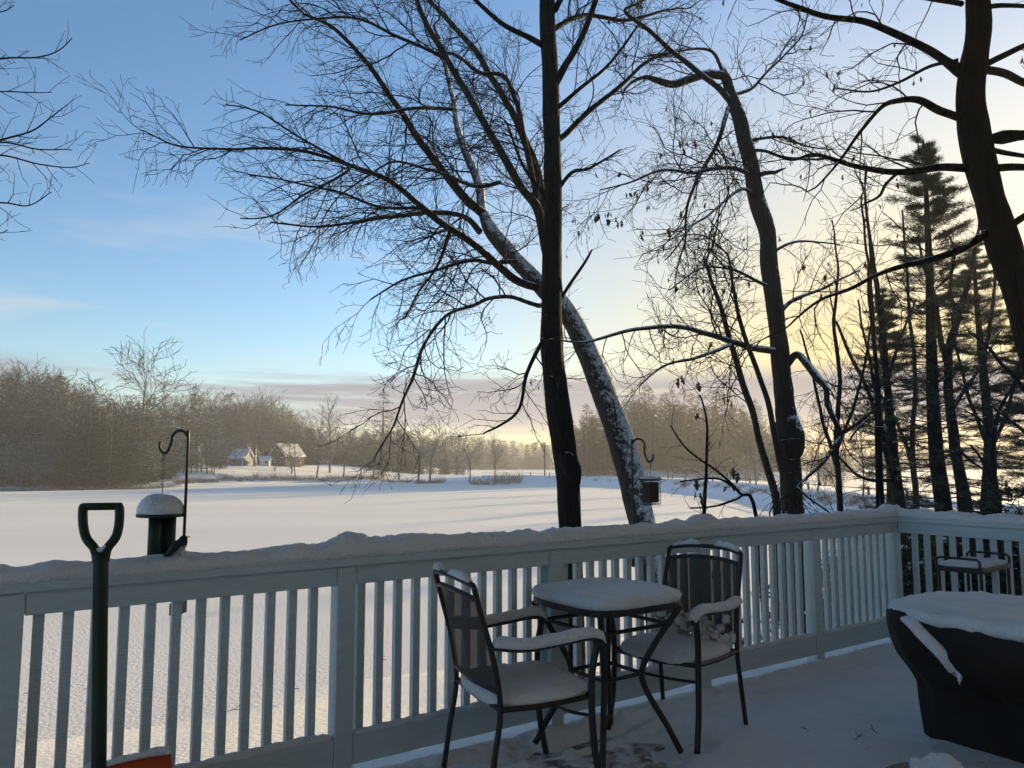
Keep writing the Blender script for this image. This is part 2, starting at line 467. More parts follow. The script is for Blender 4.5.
def patio_chair(label, loc, rz, extra=None):
    t = thing('patio_chair', label, 'chair', loc, rz, 'patio chairs at the bistro table')
    W = .255; tr = .0135
    for s in (-1, 1):
        m = MB(); m.tube(smooth_path([(s * (W + .012), -.275, -.02), (s * (W + .004), -.245, .20), (s * W, -.215, .40), (s * (W - .008), -.243, .60), (s * (W - .014), -.30, .80), (s * (W - .018), -.335, .925)], 4), tr, 8)
        m.build('rear_leg', M['metal'], t, smooth=True)
        m = MB(); m.tube(smooth_path([(s * (W + .020), .285, -.02), (s * (W + .012), .245, .16), (s * (W + .008), .232, .36), (s * (W + .012), .235, .52), (s * (W + .016), .255, .615), (s * (W + .016), .252, .645)], 4), .0165, 8)
        m.build('front_leg', M['metal'], t, smooth=True)
        m = MB(); arm = smooth_path([(s * (W + .012), .290, .618), (s * (W + .018), .265, .648), (s * (W + .022), .20, .662), (s * (W + .020), .06, .650), (s * (W + .012), -.10, .640), (s * (W + .002), -.22, .655), (s * (W - .006), -.262, .662)], 4)
        m.tube(arm, .026, 8, flat=.42); a = m.build('armrest', M['metal'], t, smooth=True)
        m = MB(); m.strip([p + Vector((0, 0, .008)) for p in arm[1:-2]], .031, .040, .22, 3.0 * s + rz, 11, freq=13); m.build('snow', M['snow'], a, smooth=True)
        m = MB(); m.tube(smooth_path([(s * W, -.215, .40), (s * W, 0, .392), (s * (W + .004), .235, .405)], 4), .0125, 8); m.build('seat_rail', M['metal'], t, smooth=True)
    m = MB(); m.tube([(-W, .236, .402), (0, .25, .396), (W, .236, .402)], .0125, 8); m.build('seat_bar', M['metal'], t, smooth=True)
    m = MB(); m.tube([(-W, -.212, .40), (W, -.212, .40)], .0115, 8); m.build('seat_bar', M['metal'], t, smooth=True)
    m = MB(); m.tube(smooth_path([(-W, .23, .32), (-.1, .2, .30), (.1, .2, .30), (W, .23, .32)], 4), .008, 6)
    m.build('crossbar', M['metal'], t, smooth=True)
    for z, yy in ((.862, -.317), (.925, -.335)):
        m = MB(); m.tube(smooth_path([(-W + .018, yy, z), (-.12, yy - .028, z + .018), (0, yy - .034, z + .022), (.12, yy - .028, z + .018), (W - .018, yy, z)], 4), .0125, 8); br = m.build('back_bar', M['metal'], t, smooth=True)
    m = MB(); m.tube([(-W + .004, -.226, .475), (0, -.245, .470), (W - .004, -.226, .475)], .011, 8); m.build('back_bar', M['metal'], t, smooth=True)
    m = MB()
    top = smooth_path([(-W + .018, -.335, .925), (-.12, -.363, .943), (0, -.369, .947), (.12, -.363, .943), (W - .018, -.335, .925)], 8)
    m.strip([p + Vector((0, 0, .008)) for p in top[1:13]], .017, .026, .8, 4.0 + rz, 9, freq=16)
    m.strip([p + Vector((0, 0, .008)) for p in top[19:31]], .017, .026, .8, 14.0 + rz, 9, freq=16)
    m.build('snow', M['snow'], br, smooth=True)
    m = MB(); vs = []; nu, nv = 9, 11
    for j in range(nv):
        v = j / (nv - 1); z = .475 + (.862 - .475) * v
        yb = -.226 - .09 * v ** 1.3 + .0
        for i in range(nu):
            u = -1 + 2 * i / (nu - 1)
            vs.append((u * (W - .005 - .013 * v), yb - .026 * (1 - u * u), z + (.02 * (1 - u * u)) * v))
    m.add(vs, [(j * nu + i, j * nu + i + 1, (j + 1) * nu + i + 1, (j + 1) * nu + i) for j in range(nv - 1) for i in range(nu - 1)])
    m.build('backrest', M['sling'], t, smooth=True)
    m = MB(); vs = []
    for j in range(nv):
        v = j / (nv - 1); yy = -.215 + .455 * v
        for i in range(nu):
            u = -1 + 2 * i / (nu - 1); vs.append((u * W, yy, .402 - .022 * (1 - u * u)))
    m.add(vs, [(j * nu + i, j * nu + i + 1, (j + 1) * nu + i + 1, (j + 1) * nu + i) for j in range(nv - 1) for i in range(nu - 1)])
    se = m.build('seat', M['sling'], t, smooth=True, solid=.004)
    m = MB(); m.pad(.250, .245, .070, (0, .015, .392), e=4.5, nz=.16, n=64, seed=rz * 3); 
    m.build('snow', M['snow'], se, smooth=True)
    if extra: extra(t, se)
    return t
def rot_from(f): return math.atan2(-f[0], f[1])
patio_chair('dark mesh backed patio chair left of the table, seen from behind', (.035, 3.72, 0), rot_from((.90, .43)))
def clump(t, se):
    rg = random.Random(5); m = MB()
    for i in range(70):
        x, y_ = rg.uniform(-.23, .22), rg.uniform(-.23, -.12); z = .455 + rg.random() ** 1.5 * .115
        s_ = rg.uniform(.010, .026); a = Matrix.Translation((x, y_, z)) @ Matrix.Rotation(rg.uniform(0, 6), 4, Vector((rg.random(), rg.random(), rg.random())).normalized())
        m.pad(s_ * 1.3, s_, s_ * 1.2, (0, 0, 0), e=2.2, nz=.5, n=8, seed=i, mt=a)
    m.build('snow_clump', M['snow'], t, smooth=True)
patio_chair('dark patio chair right of the table with crumbly snow against its backrest', (.925, 4.45, 0), rot_from((-.68, -.735)), clump)

# ------------------------------------------------------------------ covered grill
def grill():
    c = Vector((2.62, 4.02, 0))
    t = thing('covered_grill', 'bulky grill under a dark fitted cover with snow on top', 'grill', c, RAIL_ROT)
    gcx = lambda z: .12 * (1 - sstep(.18, .54, z))
    m = MB(); n = 96; vs = []
    prof = [(-.03, .285, .55, 4), (.12, .28, .545, 4), (.24, .285, .55, 4), (.28, .305, .556, 4), (.33, .35, .565, 3.8), (.40, .395, .585, 3.8), (.48, .42, .592, 3.8), (.55, .425, .59, 4.2), (.60, .418, .578, 6), (.645, .42, .572, 6), (.668, .405, .56, 6), (.674, .37, .53, 6), (.676, .02, .02, 4)]
    for (z, a, bb, e) in prof:
        for j in range(n):
            th = 2 * math.pi * j / n; ca, sa = math.cos(th), math.sin(th); k = (abs(ca) ** e + abs(sa) ** e) ** (-1 / e)
            w = noise.noise((ca * 3.5, sa * 3.5, z * 1.2)) * .028 + noise.noise((ca * 11, sa * 11, z * 2.2)) * .014
            w *= sstep(0, .1, z) * (1 if z < .67 else .2)
            vs.append((ca * k * (a + w) + gcx(z), sa * k * (bb + w), z + .012 * noise.noise((ca * 4, sa * 4, 2)) * (1 if z < .6 else .2)))
    m.add(vs, [(i * n + j, i * n + (j + 1) % n, (i + 1) * n + (j + 1) % n, (i + 1) * n + j) for i in range(len(prof) - 1) for j in range(n)] + [tuple((len(prof) - 1) * n + j for j in range(n))])
    cv = m.build('cover', M['cover'], t, smooth=True)
    m = MB(); m.pad(.426, .585, .088, (0, 0, .624), e=3.7, nz=.22, n=140, seed=8.0); m.build('snow', M['snow'], t, smooth=True)
    # snow lying in a diagonal fold of the cover
    inv = (Matrix.Translation(c) @ Matrix.Rotation(RAIL_ROT, 4, 'Z')).inverted()
    def on_face(px, py):
        o_ = inv @ Vector((0, 0, EYE)); d_ = (inv @ P(px, py, 3.0)) - o_
        pr = [(z, a - gcx(z)) for (z, a, _, _) in prof if z <= .66]
        best = None
        for k_ in range(400):
            q = o_ + d_ * (.6 + k_ * .003)
            a = None
            for (z0, a0), (z1, a1) in zip(pr, pr[1:]):
                if z0 <= q.z <= z1: a = a0 + (a1 - a0) * (q.z - z0) / (z1 - z0)
            if a is not None and q.x > -a - .008 : return q
        return None
    for pts, w in (([(894, 612), (902, 615), (912, 623), (921, 633), (931, 643), (941, 653), (950, 664), (957, 674), (960, 681)], .030),):
        pp = [on_face(*q) for q in pts]; pp = [q for q in pp if q is not None]
        if len(pp) < 2: continue
        m = MB(); m.strip(smooth_path(pp, 4), w, .026, .6, 3.0, 9, up=(-.8, 0, .6), freq=9); m.build('snow', M['snow'], cv, smooth=True)
grill()

def tray_table():
    c = P(974, 572, 5.6); c.z = 0
    t = thing('tray_table', 'small black metal tray table with end handles and a skin of snow', 'table', c, RAIL_ROT + R(4))
    hx, hy, z = .265, .15, .725
    m = MB(); m.box(-hx, hx, -hy, hy, z - .035, z); m.build('tray', M['metal'], t, bevel=.008)
    for s in (-1, 1):
        m = MB(); m.tube([(s * hx, -hy + .01, z - .02), (s * hx, -hy + .01, z + .045), (s * hx, -hy + .03, z + .062), (s * hx, hy - .03, z + .062), (s * hx, hy - .01, z + .045), (s * hx, hy - .01, z - .02)], .009, 6); m.build('handle', M['metal'], t)
        for sy in (-1, 1):
            m = MB(); m.tube([(s * (hx - .02), sy * (hy - .015), z - .03), (s * (hx - .02), sy * (hy - .015), -.02)], .011, 6); m.build('leg', M['metal'], t)
        m = MB(); m.tube([(s * (hx - .02), -hy + .015, .15), (s * (hx - .02), hy - .015, .15)], .008, 6); m.build('brace', M['metal'], t)
    m = MB(); m.pad(hx - .008, hy - .004, .028, (0, 0, z), e=6, nz=.25, n=60, seed=4); m.build('snow', M['snow'], t, smooth=True)
tray_table()

def bucket():
    c = P(925, 768, 2.95); c.z = 0
    t = thing('bucket', 'dark blue rounded tub topped with lumpy snow at the lower right', 'bucket', c)
    m = MB(); m.lathe([(.10, -.01), (.115, .02), (.135, .24), (.142, .262), (.145, .27), (.138, .30), (.11, .315), (.02, .318)], 32); m.build('body', M['bucket'], t, smooth=True)
    m = MB(); m.pad(.085, .085, .05, (.045, .0, .305), e=2.3, nz=.55, n=40, seed=6); m.build('snow', M['snow'], t, smooth=True)
bucket()

# ------------------------------------------------------------------ shovel
def shovel():
    foot = G(97, 800, 0.0); foot = DM @ Vector(((DM.inverted() @ P(99, 760, 2.80)).x, -.30, 0))
    t = thing('snow_shovel', 'orange snow shovel with a dark green D grip leaning on the railing', 'shovel', foot, RAIL_ROT)
    # local: x along railing, y towards railing; shaft leans towards it
    top_w = P(101, 546, 2.96); bot_w = P(99, 752, 2.80)
    inv = (Matrix.Translation(foot) @ Matrix.Rotation(RAIL_ROT, 4, 'Z')).inverted()
    A, B = inv @ bot_w, inv @ top_w
    m = MB(); n_ = (B - A).normalized(); end = A + n_ * ((B - A).length - .06)
    m.tube([A - n_ * .12, A, end, end + n_ * .03], [.023, .0245, .026, .03], 14); m.build('shaft', M['handle'], t, smooth=True)
    # D grip, square to the camera
    side = (inv.to_3x3() @ Vector((1, 0.25, 0))).normalized(); up = n_
    e0 = end + n_ * .0
    m = MB()
    for s in (-1, 1):
        m.tube(smooth_path([e0 + side * s * .012, e0 + up * .05 + side * s * .022, e0 + up * .09 + side * s * .05, e0 + up * .14 + side * s * .062, e0 + up * .20 + side * s * .064, e0 + up * .215 + side * s * .058], 4), [.017] * 21, 10)
    m.build('grip_arm', M['handle'], t, smooth=True)
    m = MB(); m.tube([e0 + up * .212 - side * .066, e0 + up * .212 + side * .066], .0145, 12); m.build('grip_bar', M['handle'], t, smooth=True)
    m = MB(); m.strip(smooth_path([e0 + up * .045 - side * .01 , e0 + up * .035, e0 + up * .06 + side * .030, e0 + up * .10 + side * .048], 4), .012, .016, .5, 2, 7, up=(-.3, -.1, 1), freq=30); m.build('snow', M['snow'], t, smooth=True)
    # scoop blade
    m = MB(); vs = []; nu, nv = 15, 9; hw = .25
    for j in range(nv):
        v = j / (nv - 1); z = -.01 + .343 * v
        for i in range(nu):
            u = -1 + 2 * i / (nu - 1)
            cy = .12 * v - .10 * math.sin(v * math.pi * .75) - .05 * u * u * (1 - .2 * v)
            vs.append((A.x + .015 + u * hw * (1 - .04 * v), cy + .02, z + (.012 * (1 - u * u) + .028 * u) * v))
    m.add(vs, [(j * nu + i, j * nu + i + 1, (j + 1) * nu + i + 1, (j + 1) * nu + i) for j in range(nv - 1) for i in range(nu - 1)])
    bl = m.build('blade', M['orange'], t, smooth=True, solid=.007)
    edge = [Vector(vs[(nv - 1) * nu + i]) for i in range(nu)]
    m = MB(); m.strip(smooth_path(edge, 5), .013, .024, .6, 6, 9, freq=18); m.build('snow', M['snow'], bl, smooth=True)
shovel()

# ------------------------------------------------------------------ feeders, hooks, bird
def hook(label, tpos, top_z, reach, end_z, drop, side=-1):
    base = DM @ Vector((tpos, .15, .80))
    t = thing('shepherd_hook', label, 'hook', base, 0, 'black feeder hooks clamped to the railing')
    h = top_z - base.z; r = reach / 2; s = side
    pts = [(0, 0, 0), (0, 0, h - r * 1.55)]
    for k_ in range(1, 10):
        a = math.pi * k_ / 10; pts.append((s * r * (1 - math.cos(a)), 0, h - r * 1.25 + r * 1.25 * math.sin(a)))
    e = end_z - base.z
    pts += [(s * (reach - .004), 0, e + .06), (s * (reach + .012), 0, e + .012), (s * (reach + .03), 0, e), (s * (reach + .048), 0, e + .018), (s * (reach + .05), 0, e + .05)]
    m = MB(); m.tube(smooth_path(pts, 3), .0068, 8); m.build('rod', M['metal'], t, smooth=True)
    m = MB(); m.box(-.022, .022, -.07, .012, .0, .05); m.build('clamp', M['metal'], t, bevel=.003)
    return base + Vector((s * (reach + .03), 0, e + .004))
he = hook('tall black shepherd hook holding the tube bird feeder', rail_t(182, .15), 1.590, .075, 1.490, 0)
def feeder():
    t = thing('bird_feeder', 'green tube bird feeder with a snow covered dome roof hanging by the shovel', 'bird feeder', he)
    zr = 1.216 - he.z
    m = MB()
    for s in (-1, 1):
        m.tube([(0, 0, .0), (s * .006, 0, -.06), (0, 0, zr + .09)], .0012, 4)
    for i in range(9):
        a = i * 1.9; m.tube([(math.cos(a) * .003, 0, -.02 - i * .008), (math.cos(a) * .012, math.sin(a) * .012, -.024 - i * .008)], .0013, 4)
    m.build('wire', M['metal'], t)
    m = MB(); m.lathe([(.02, zr - .006), (.100, zr - .004), (.102, zr + .004), (.094, zr + .018), (.07, zr + .045), (.03, zr + .062), (.01, zr + .066)], 36); rf = m.build('roof', M['feeder'], t, smooth=True)
    m = MB(); m.lathe([(.097, zr + .006), (.100, zr + .02), (.095, zr + .042), (.08, zr + .066), (.055, zr + .086), (.028, zr + .094), (.004, zr + .095)], 36, nz=.008); m.build('snow', M['snow'], rf, smooth=True)
    for a in (2.5, .65, 4.5):
        cx, cy = .037 * math.cos(a), .037 * math.sin(a)
        m = MB(); m.lathe([(.027, zr - .205), (.027, zr)], 20, (cx, cy, 0)); tb = m.build('seed_tube', M['feeder'] if a != 2.5 else M['seed'], t, smooth=True)
        if a == 2.5:
            m = MB()
            for i in range(9):
                z = zr - .20 + i * .024
                for tw in (1, -1):
                    m.tube([(cx + .0285 * math.cos(q), cy + .0285 * math.sin(q), z + .020 * abs(((q * 2.2 * tw + i * 1.57) % 3.14) - 1.57)) for q in [k_ * .35 for k_ in range(19)]], .0022, 4)
            m.build('cage', M['feeder'], t, smooth=True)
    m = MB(); m.lathe([(.02, zr - .222), (.072, zr - .222), (.076, zr - .214), (.072, zr - .204), (.02, zr - .203)], 32); m.build('tray', M['feeder'], t, smooth=True)
    for a in (0, 2.1, 4.2):
        m = MB(); m.tube([(.04 * math.cos(a), .04 * math.sin(a), zr - .18), (.1 * math.cos(a), .1 * math.sin(a), zr - .18)], .003, 6); m.build('perch', M['metal'], t)
feeder()
def bird():
    foot = P(179, 556, 3.30)
    t = tag(thing('x', '', ''), 'x', 'x'); bpy.data.objects.remove(t)
    # body is one continuous mesh, head up to the right, tail down to the left
    pts = [(-.085, 0, -.012), (-.062, 0, .004), (-.042, 0, .016), (-.022, 0, .027), (-.002, 0, .038), (.014, 0, .048), (.023, 0, .060), (.026, 0, .071), (.027, 0, .081)]
    rad = [.007, .008, .011, .020, .0265, .0255, .0205, .0165, .006]
    m = MB(); m.tube(smooth_path(pts, 3), np.interp(np.linspace(0, 8, 25), range(9), rad).tolist(), 16, flat=1)
    for v in m.v: pass
    m.mi = []
    for f in m.f:
        c = sum((Vector(m.v[i]) for i in f), Vector()) / len(f)
        m.mi.append(1 if (c.z < .034 - (.012 - c.x) * .2 and c.x > -.022 and c.z < .030 + (c.x > .0) * .01) else 0)
    o = m.build('bird', [M['bird'], M['belly']], smooth=True); o.location = foot; o.rotation_euler = (0, R(-10), R(12))
    tag(o, 'small dark songbird with a pale belly perched beside the tube feeder', 'bird')
    m = MB(); m.tube([(.038, 0, .073), (.055, 0, .070)], [.005, .0008], 8); m.build('beak', M['beak'], o)
    for s in (-1, 1):
        m = MB(); m.lathe([(.0005, -.0026), (.002, -.0015), (.0026, 0), (.002, .0015), (.0005, .0026)], 8, (.0335, s * .0115, .0765)); m.build('eye', M['glass'], o, smooth=True)
        m = MB(); m.tube([(0, s * .009, .022), (.004, s * .010, .006), (-.002, s * .010, -.006)], .0018, 5); m.tube([(-.008, s * .01, -.006), (.012, s * .01, -.006)], .0014, 5); m.build('foot', M['beak'], o)
        m = MB(); m.tube(smooth_path([(.014, s * .020, .050), (-.01, s * .024, .034), (-.04, s * .014, .016), (-.062, s * .006, .002)], 3), [.004, .010, .014, .014, .013, .011, .008, .005, .003, .001], 8, flat=1); m.build('wing', M['bird'], o, smooth=True)
bird()
he2 = hook('black shepherd hook holding the suet cage before the leaning trunk', rail_t(634, .15), 1.600, .085, 1.452, 0, side=1)
def suet():
    t = thing('suet_feeder', 'dark square suet cage feeder dusted with snow by the leaning trunk', 'bird feeder', he2, R(48))
    m = MB(); m.tube([(0, 0, 0), (.004, 0, -.04), (0, 0, -.115)], .0018, 5); m.build('wire', M['metal'], t)
    m = MB(); m.box(-.05, .05, -.03, .03, -.262, -.132); m.build('suet_block', M['seed'], t, bevel=.006)
    m = MB()
    for i in range(7):
        x = -.058 + i * .0193
        m.tube([(x, -.037, -.272), (x, -.037, -.122), (x, .037, -.122), (x, .037, -.272), (x, -.037, -.272)], .0022, 4)
    for i in range(7):
        z = -.272 + i * .025
        m.tube([(-.058, -.037, z), (.058, -.037, z), (.058, .037, z), (-.058, .037, z), (-.058, -.037, z)], .0022, 4)
    m.build('cage', M['metal'], t)
    m = MB(); m.box(-.075, .075, -.048, .048, -.118, -.110); r_ = m.build('roof', M['metal'], t, bevel=.003)
    m = MB(); m.pad(.070, .045, .016, (0, 0, -.111), e=5, nz=.4, n=32, seed=1); m.build('snow', M['snow'], r_, smooth=True)
suet()

# fallen twigs
for k, (px, py) in enumerate(((30, 694), (89, 690), (236, 711), (70, 640), (292, 690), (150, 655), (382, 660))):
    g = G(px, py, -2.15); g.z = ground_z(g.x, g.y); g = G(px, py, g.z + .01); rg = random.Random(px); m = MB()
    a_ = rg.uniform(-.5, .5); p = [Vector((-.14, 0, 0)), Vector((-.03, .02, .025)), Vector((.13, -.01, .015))]
    m.tube(p, .006, 5); m.tube([p[1], p[1] + Vector((.07, .04, .05))], .004, 4)
    o = m.build('twig', M['twig']); o.location = g; o.rotation_euler = (0, 0, a_); tag(o, 'short dark twig lying on the sunlit snow below the left railing', 'twig', 'twigs on the snow below the railing')
for (px, py, a, lab) in ((856, 739, .4, 'forked dead twig lying on the deck snow near the grill'), (877, 733, 1.8, 'short dead twig stuck upright in the deck snow'), (809, 730, 2.9, 'thin dead twig lying flat on the deck snow, leftmost')):
    g = G(px, py, 0.0); m = MB(); rg = random.Random(px)
    p = [Vector((0, 0, -.003)), Vector((.03, .01, .012)), Vector((.07, .0, .02 if a != 1.8 else .05))]; sz = .62
    m.tube(p, .003, 5); m.tube([p[1], p[1] + Vector((.01, .03, .03))], .002, 5)
    if a == .4: m.tube([p[1], p[1] + Vector((.02, -.03, .035))], .002, 5); m.tube([p[0], p[0] + Vector((-.03, .01, .012))], .0025, 5)
    o = m.build('twig', M['twig']); o.location = g; o.scale = (sz, sz, sz); o.rotation_euler = (0, 0, a); tag(o, lab, 'twig', 'twigs on the deck snow')
# ------------------------------------------------------------------ trees
class Cfg:
    def __init__(s, **k): s.__dict__.update(dict(seg=.12, jit=.16, up=.0, gap=(.19, .12, .085, .07), ang=(.5, 1.0), ratio=(.45, .70), maxlvl=4, rmin=.0027, n=(6, 5, 4, 3, 3), lmin=.09, tipk=.4, prefer=None), **k)

def perp(d, rg, flat=None):
    a = Vector((rg.gauss(0, 1), rg.gauss(0, 1), rg.gauss(0, 1)))
    if flat: a = a + Vector(flat)
    a = a - d * a.dot(d)
    return a.normalized() if a.length > 1e-6 else d.orthogonal()

def spawn(mb, pts, rads, lvl, rg, c, start, L, ends):
    """side branches along a branch"""
    if lvl > c.maxlvl: return
    acc = rg.uniform(0, c.gap[lvl - 1]); done = 0; tot = L; sgn = 1
    for i in range(1, len(pts)):
        s = (pts[i] - pts[i - 1]).length; done += s; acc += s
        if done / tot < start: acc = 0; continue
        if acc >= c.gap[lvl - 1] * rg.uniform(.7, 1.3):
            acc = 0; sgn = -sgn
            t = (pts[i] - pts[i - 1]).normalized(); pr = perp(t, rg, c.prefer)
            a = rg.uniform(*c.ang); d = t * math.cos(a) + pr * math.sin(a)
            rem = max(.25, 1 - done / tot)
            Lk = min(tot, c.lcap[lvl - 1]) * rg.uniform(*c.ratio) * (getattr(c, 'round', 0) * (.5 + .65 * math.sin(math.pi * min(1, .12 + .8 * done / tot))) if getattr(c, 'round', 0) else (.35 + .65 * rem)) if hasattr(c, 'lcap') else tot * rg.uniform(*c.ratio) * (.35 + .65 * rem)
            if Lk < c.lmin: continue
            grow(mb, pts[i], d, Lk, max(c.rmin, min(rads[i] * .58, .0028 + Lk * getattr(c, 'fat', .0068))), lvl, rg, c, ends)

def grow(mb, p, d, L, r, lvl, rg, c, ends):
    n = max(2, int(L / c.seg)); n = min(n, 14); st = L / n
    pts = [p.copy()]; rads = [r]
    curl = Vector((rg.gauss(0, 1), rg.gauss(0, 1), rg.gauss(0, 1))) * .05
    for i in range(n):
        d = (d + Vector((rg.gauss(0, 1), rg.gauss(0, 1), rg.gauss(0, 1))) * c.jit + curl + Vector((0, 0, c.up))).normalized()
        p = p + d * st; pts.append(p); rads.append(max(c.rmin * .8, r * (1 - (1 - c.tipk) * (i + 1) / n)))
    mb.tube(pts, rads, c.n[min(lvl, len(c.n) - 1)], cap=False)
    if lvl >= 2: ends.append((pts[-1], d))
    spawn(mb, pts, rads, lvl + 1, rg, c, .12, L, ends)

def limb(mbt, mbc, trace, org, rg, c, ends, start=.2, n=8, tip=True, sub=5, wob=.01):
    """a traced limb: (px, py, distance, width in px); its side branches go to the crown mesh"""
    P3 = [P(a, b_, Y) - org for (a, b_, Y, w) in trace]; W = [w * Y / F / 2 * (getattr(c, 'wk', 1) if w < 14 else 1) for (a, b_, Y, w) in trace]
    pts = smooth_path(P3, sub); k = len(pts)
    rads = np.interp(np.linspace(0, len(W) - 1, k), range(len(W)), W).tolist()
    for i in range(1, k - 1):
        pts[i] = pts[i] + Vector((noise.noise(pts[i] * 1.7), noise.noise(pts[i] * 1.7 + Vector((9, 0, 0))), noise.noise(pts[i] * 1.7 + Vector((0, 9, 0))))) * wob * 2
    for i in range(1, k - 1):
        if rads[i] > .05: rads[i] *= 1 + .10 * noise.noise(pts[i] * 2.3) + .05 * noise.noise(pts[i] * 7)
    mbt.tube(pts, rads, n, cap=True)
    if mbc is not None:
        L = sum((pts[i] - pts[i - 1]).length for i in range(1, k))
        fine = []; fr = []
        for i in range(k - 1):
            m_ = max(1, int((pts[i + 1] - pts[i]).length / .08))
            for q in range(m_): fine.append(pts[i].lerp(pts[i + 1], q / m_)); fr.append(rads[i] + (rads[i + 1] - rads[i]) * q / m_)
        fine.append(pts[-1]); fr.append(rads[-1])
        spawn(mbc, fine, fr, 1, rg, c, start, L, ends)
        if tip and trace[-1][3] > 2.1: grow(mbc, pts[-1], (pts[-1] - pts[-3]).normalized(), min(1.1, L * .35), rads[-1], 1, rg, c, ends)

def leaves(name, ends, rg, n, parent, size=.075, m=None):
    mb = MB()
    for (p, d) in rg.sample(ends, min(n, len(ends))):
        for k in range(rg.choice((1, 1, 2, 3))):
            q = p + Vector((rg.gauss(0, .03), rg.gauss(0, .03), -rg.random() * .05))
            s = size * rg.uniform(.6, 1.2); rot = Matrix.Rotation(rg.uniform(0, 6.28), 3, 'Z') @ Matrix.Rotation(rg.uniform(-.6, .6), 3, 'X')
            prof = [(0, 0), (.18, -.25), (.10, -.38), (.30, -.55), (.14, -.72), (.12, -.9), (0, -1.05), (-.12, -.9), (-.16, -.72), (-.28, -.55), (-.10, -.38), (-.2, -.25)]
            mb.add([q + rot @ Vector((x * s, abs(x) * s * .7, z * s)) for x, z in prof], [tuple(range(len(prof)))])
    return mb.build(name, M['leaf'] if m is None else m, parent)

def tree_thing(name, label, cat, px, py, Y, group=None):
    q = P(px, py, Y); q.z = ground_z(q.x, q.y) - .1
    return thing(name, label, cat, q, 0, group), q

# --- dark upright tree
t, org = tree_thing('bare_tree', 'dark upright bare trunk in front of the leaning snowy tree', 'tree', 571, 540, 10.4, 'bare trees by the railing')
rg = random.Random(11); mt, mc, en = MB(), MB(), []
C1 = Cfg(lcap=(2.8, 1.5, .65, .33), gap=(.13, .09, .07, .06), rmin=.0031, jit=.19)
def Z0(px, Y, w): # trunk foot at ground
    return None
limb(mt, None, [(573, 755, 10.4, 30.6), (572, 620, 10.4, 24.3), (570, 527, 10.4, 22.5), (567, 470, 10.4, 23.4), (557, 400, 10.4, 24.3), (551, 340, 10.4, 22.5), (552, 260, 10.4, 19.8), (553, 180, 10.4, 18), (551, 100, 10.4, 17.1), (547, 0, 10.4, 16.2), (545, -120, 10.4, 13.5), (548, -260, 10.5, 9)], org, rg, C1, en, n=14, sub=6, wob=.008)
for tr, st in (
    ([(552, 90, 10.4, 9), (563, 70, 10.3, 8), (578, 45, 10.2, 7), (596, 0, 10.0, 6), (612, -60, 9.8, 4)], .15),
    ([(556, 140, 10.4, 7), (568, 133, 10.5, 6), (590, 111, 10.7, 5.5), (620, 86, 10.9, 4.5), (650, 60, 11.2, 3), (675, 52, 11.4, 2)], .1),
    ([(549, 50, 10.4, 7), (530, 38, 10.3, 6), (500, 22, 10.1, 5), (470, -5, 9.8, 4)], .1),
    ([(555, 195, 10.4, 5), (572, 172, 10.4, 4), (590, 168, 10.5, 3), (620, 150, 10.8, 2)], .1),
    ([(551, 330, 10.4, 5), (540, 345, 10.2, 4.5), (527, 373, 9.9, 4), (519, 408, 9.7, 3.2), (500, 425, 9.5, 2.5), (483, 434, 9.4, 1.6)], .2),
    ([(555, 10, 10.4, 7), (580, -30, 10.8, 5), (620, -50, 11.2, 3)], .1),
    ([(553, -40, 10.4, 7), (520, -60, 10, 5), (470, -70, 9.6, 3)], .1),
    ([(560, 300, 10.4, 4), (585, 262, 10.6, 3), (592, 250, 10.7, 2)], .6),
    ([(556, 215, 10.4, 5), (540, 190, 10.1, 4), (520, 160, 9.8, 3), (505, 120, 9.6, 2)], .15),
    ([(553, 30, 10.4, 6), (585, 15, 10.9, 5), (625, 20, 11.4, 4), (665, 10, 11.8, 2.4)], .1),
    ([(556, 110, 10.4, 5), (580, 88, 10.1, 4), (612, 62, 9.8, 3), (640, 22, 9.5, 2)], .1)):
    limb(mt, mc, tr, org, rg, C1, en, st)
mt.tube(smooth_path([P(562, 452, 10.35) - org, P(568, 462, 10.28) - org, P(573, 474, 10.3) - org, P(575, 488, 10.36) - org], 3), [.04, .09, .11, .12, .13, .13, .12, .10, .08, .05], 10)
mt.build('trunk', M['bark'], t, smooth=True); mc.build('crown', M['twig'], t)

# --- leaning snowy tree with the wide crown to the left
t, org = tree_thing('bare_tree', 'leaning bare tree with a snow plastered trunk and wide left reaching crown', 'tree', 640, 523, 10.9, 'bare trees by the railing')
rg = random.Random(4); mt, mc, en = MB(), MB(), []; ml = MB()
C2D = Cfg(wk=.74, lcap=(2.6, 1.25, .55, .3), up=-.014, gap=(.11, .085, .07, .06), rmin=.0033, jit=.19)
C2 = Cfg(wk=.78, lcap=(2.7, 1.35, .6, .32), up=-.012, prefer=(-.25, 0, -.12), gap=(.115, .082, .062, .055), rmin=.0033, jit=.19)
limb(mt, None, [(676, 745, 10.9, 36), (660, 620, 10.9, 29.7), (642, 523, 10.9, 27), (624, 450, 11, 26.1), (603, 390, 11.1, 24.3), (585, 345, 11.2, 22.5), (565, 310, 11.3, 20.7), (540, 285, 11.4, 18), (512, 255, 11.5, 16.2), (492, 232, 11.6, 15.3), (484, 214, 11.7, 13.5)], org, rg, C2, en, n=14, sub=6, wob=.008)
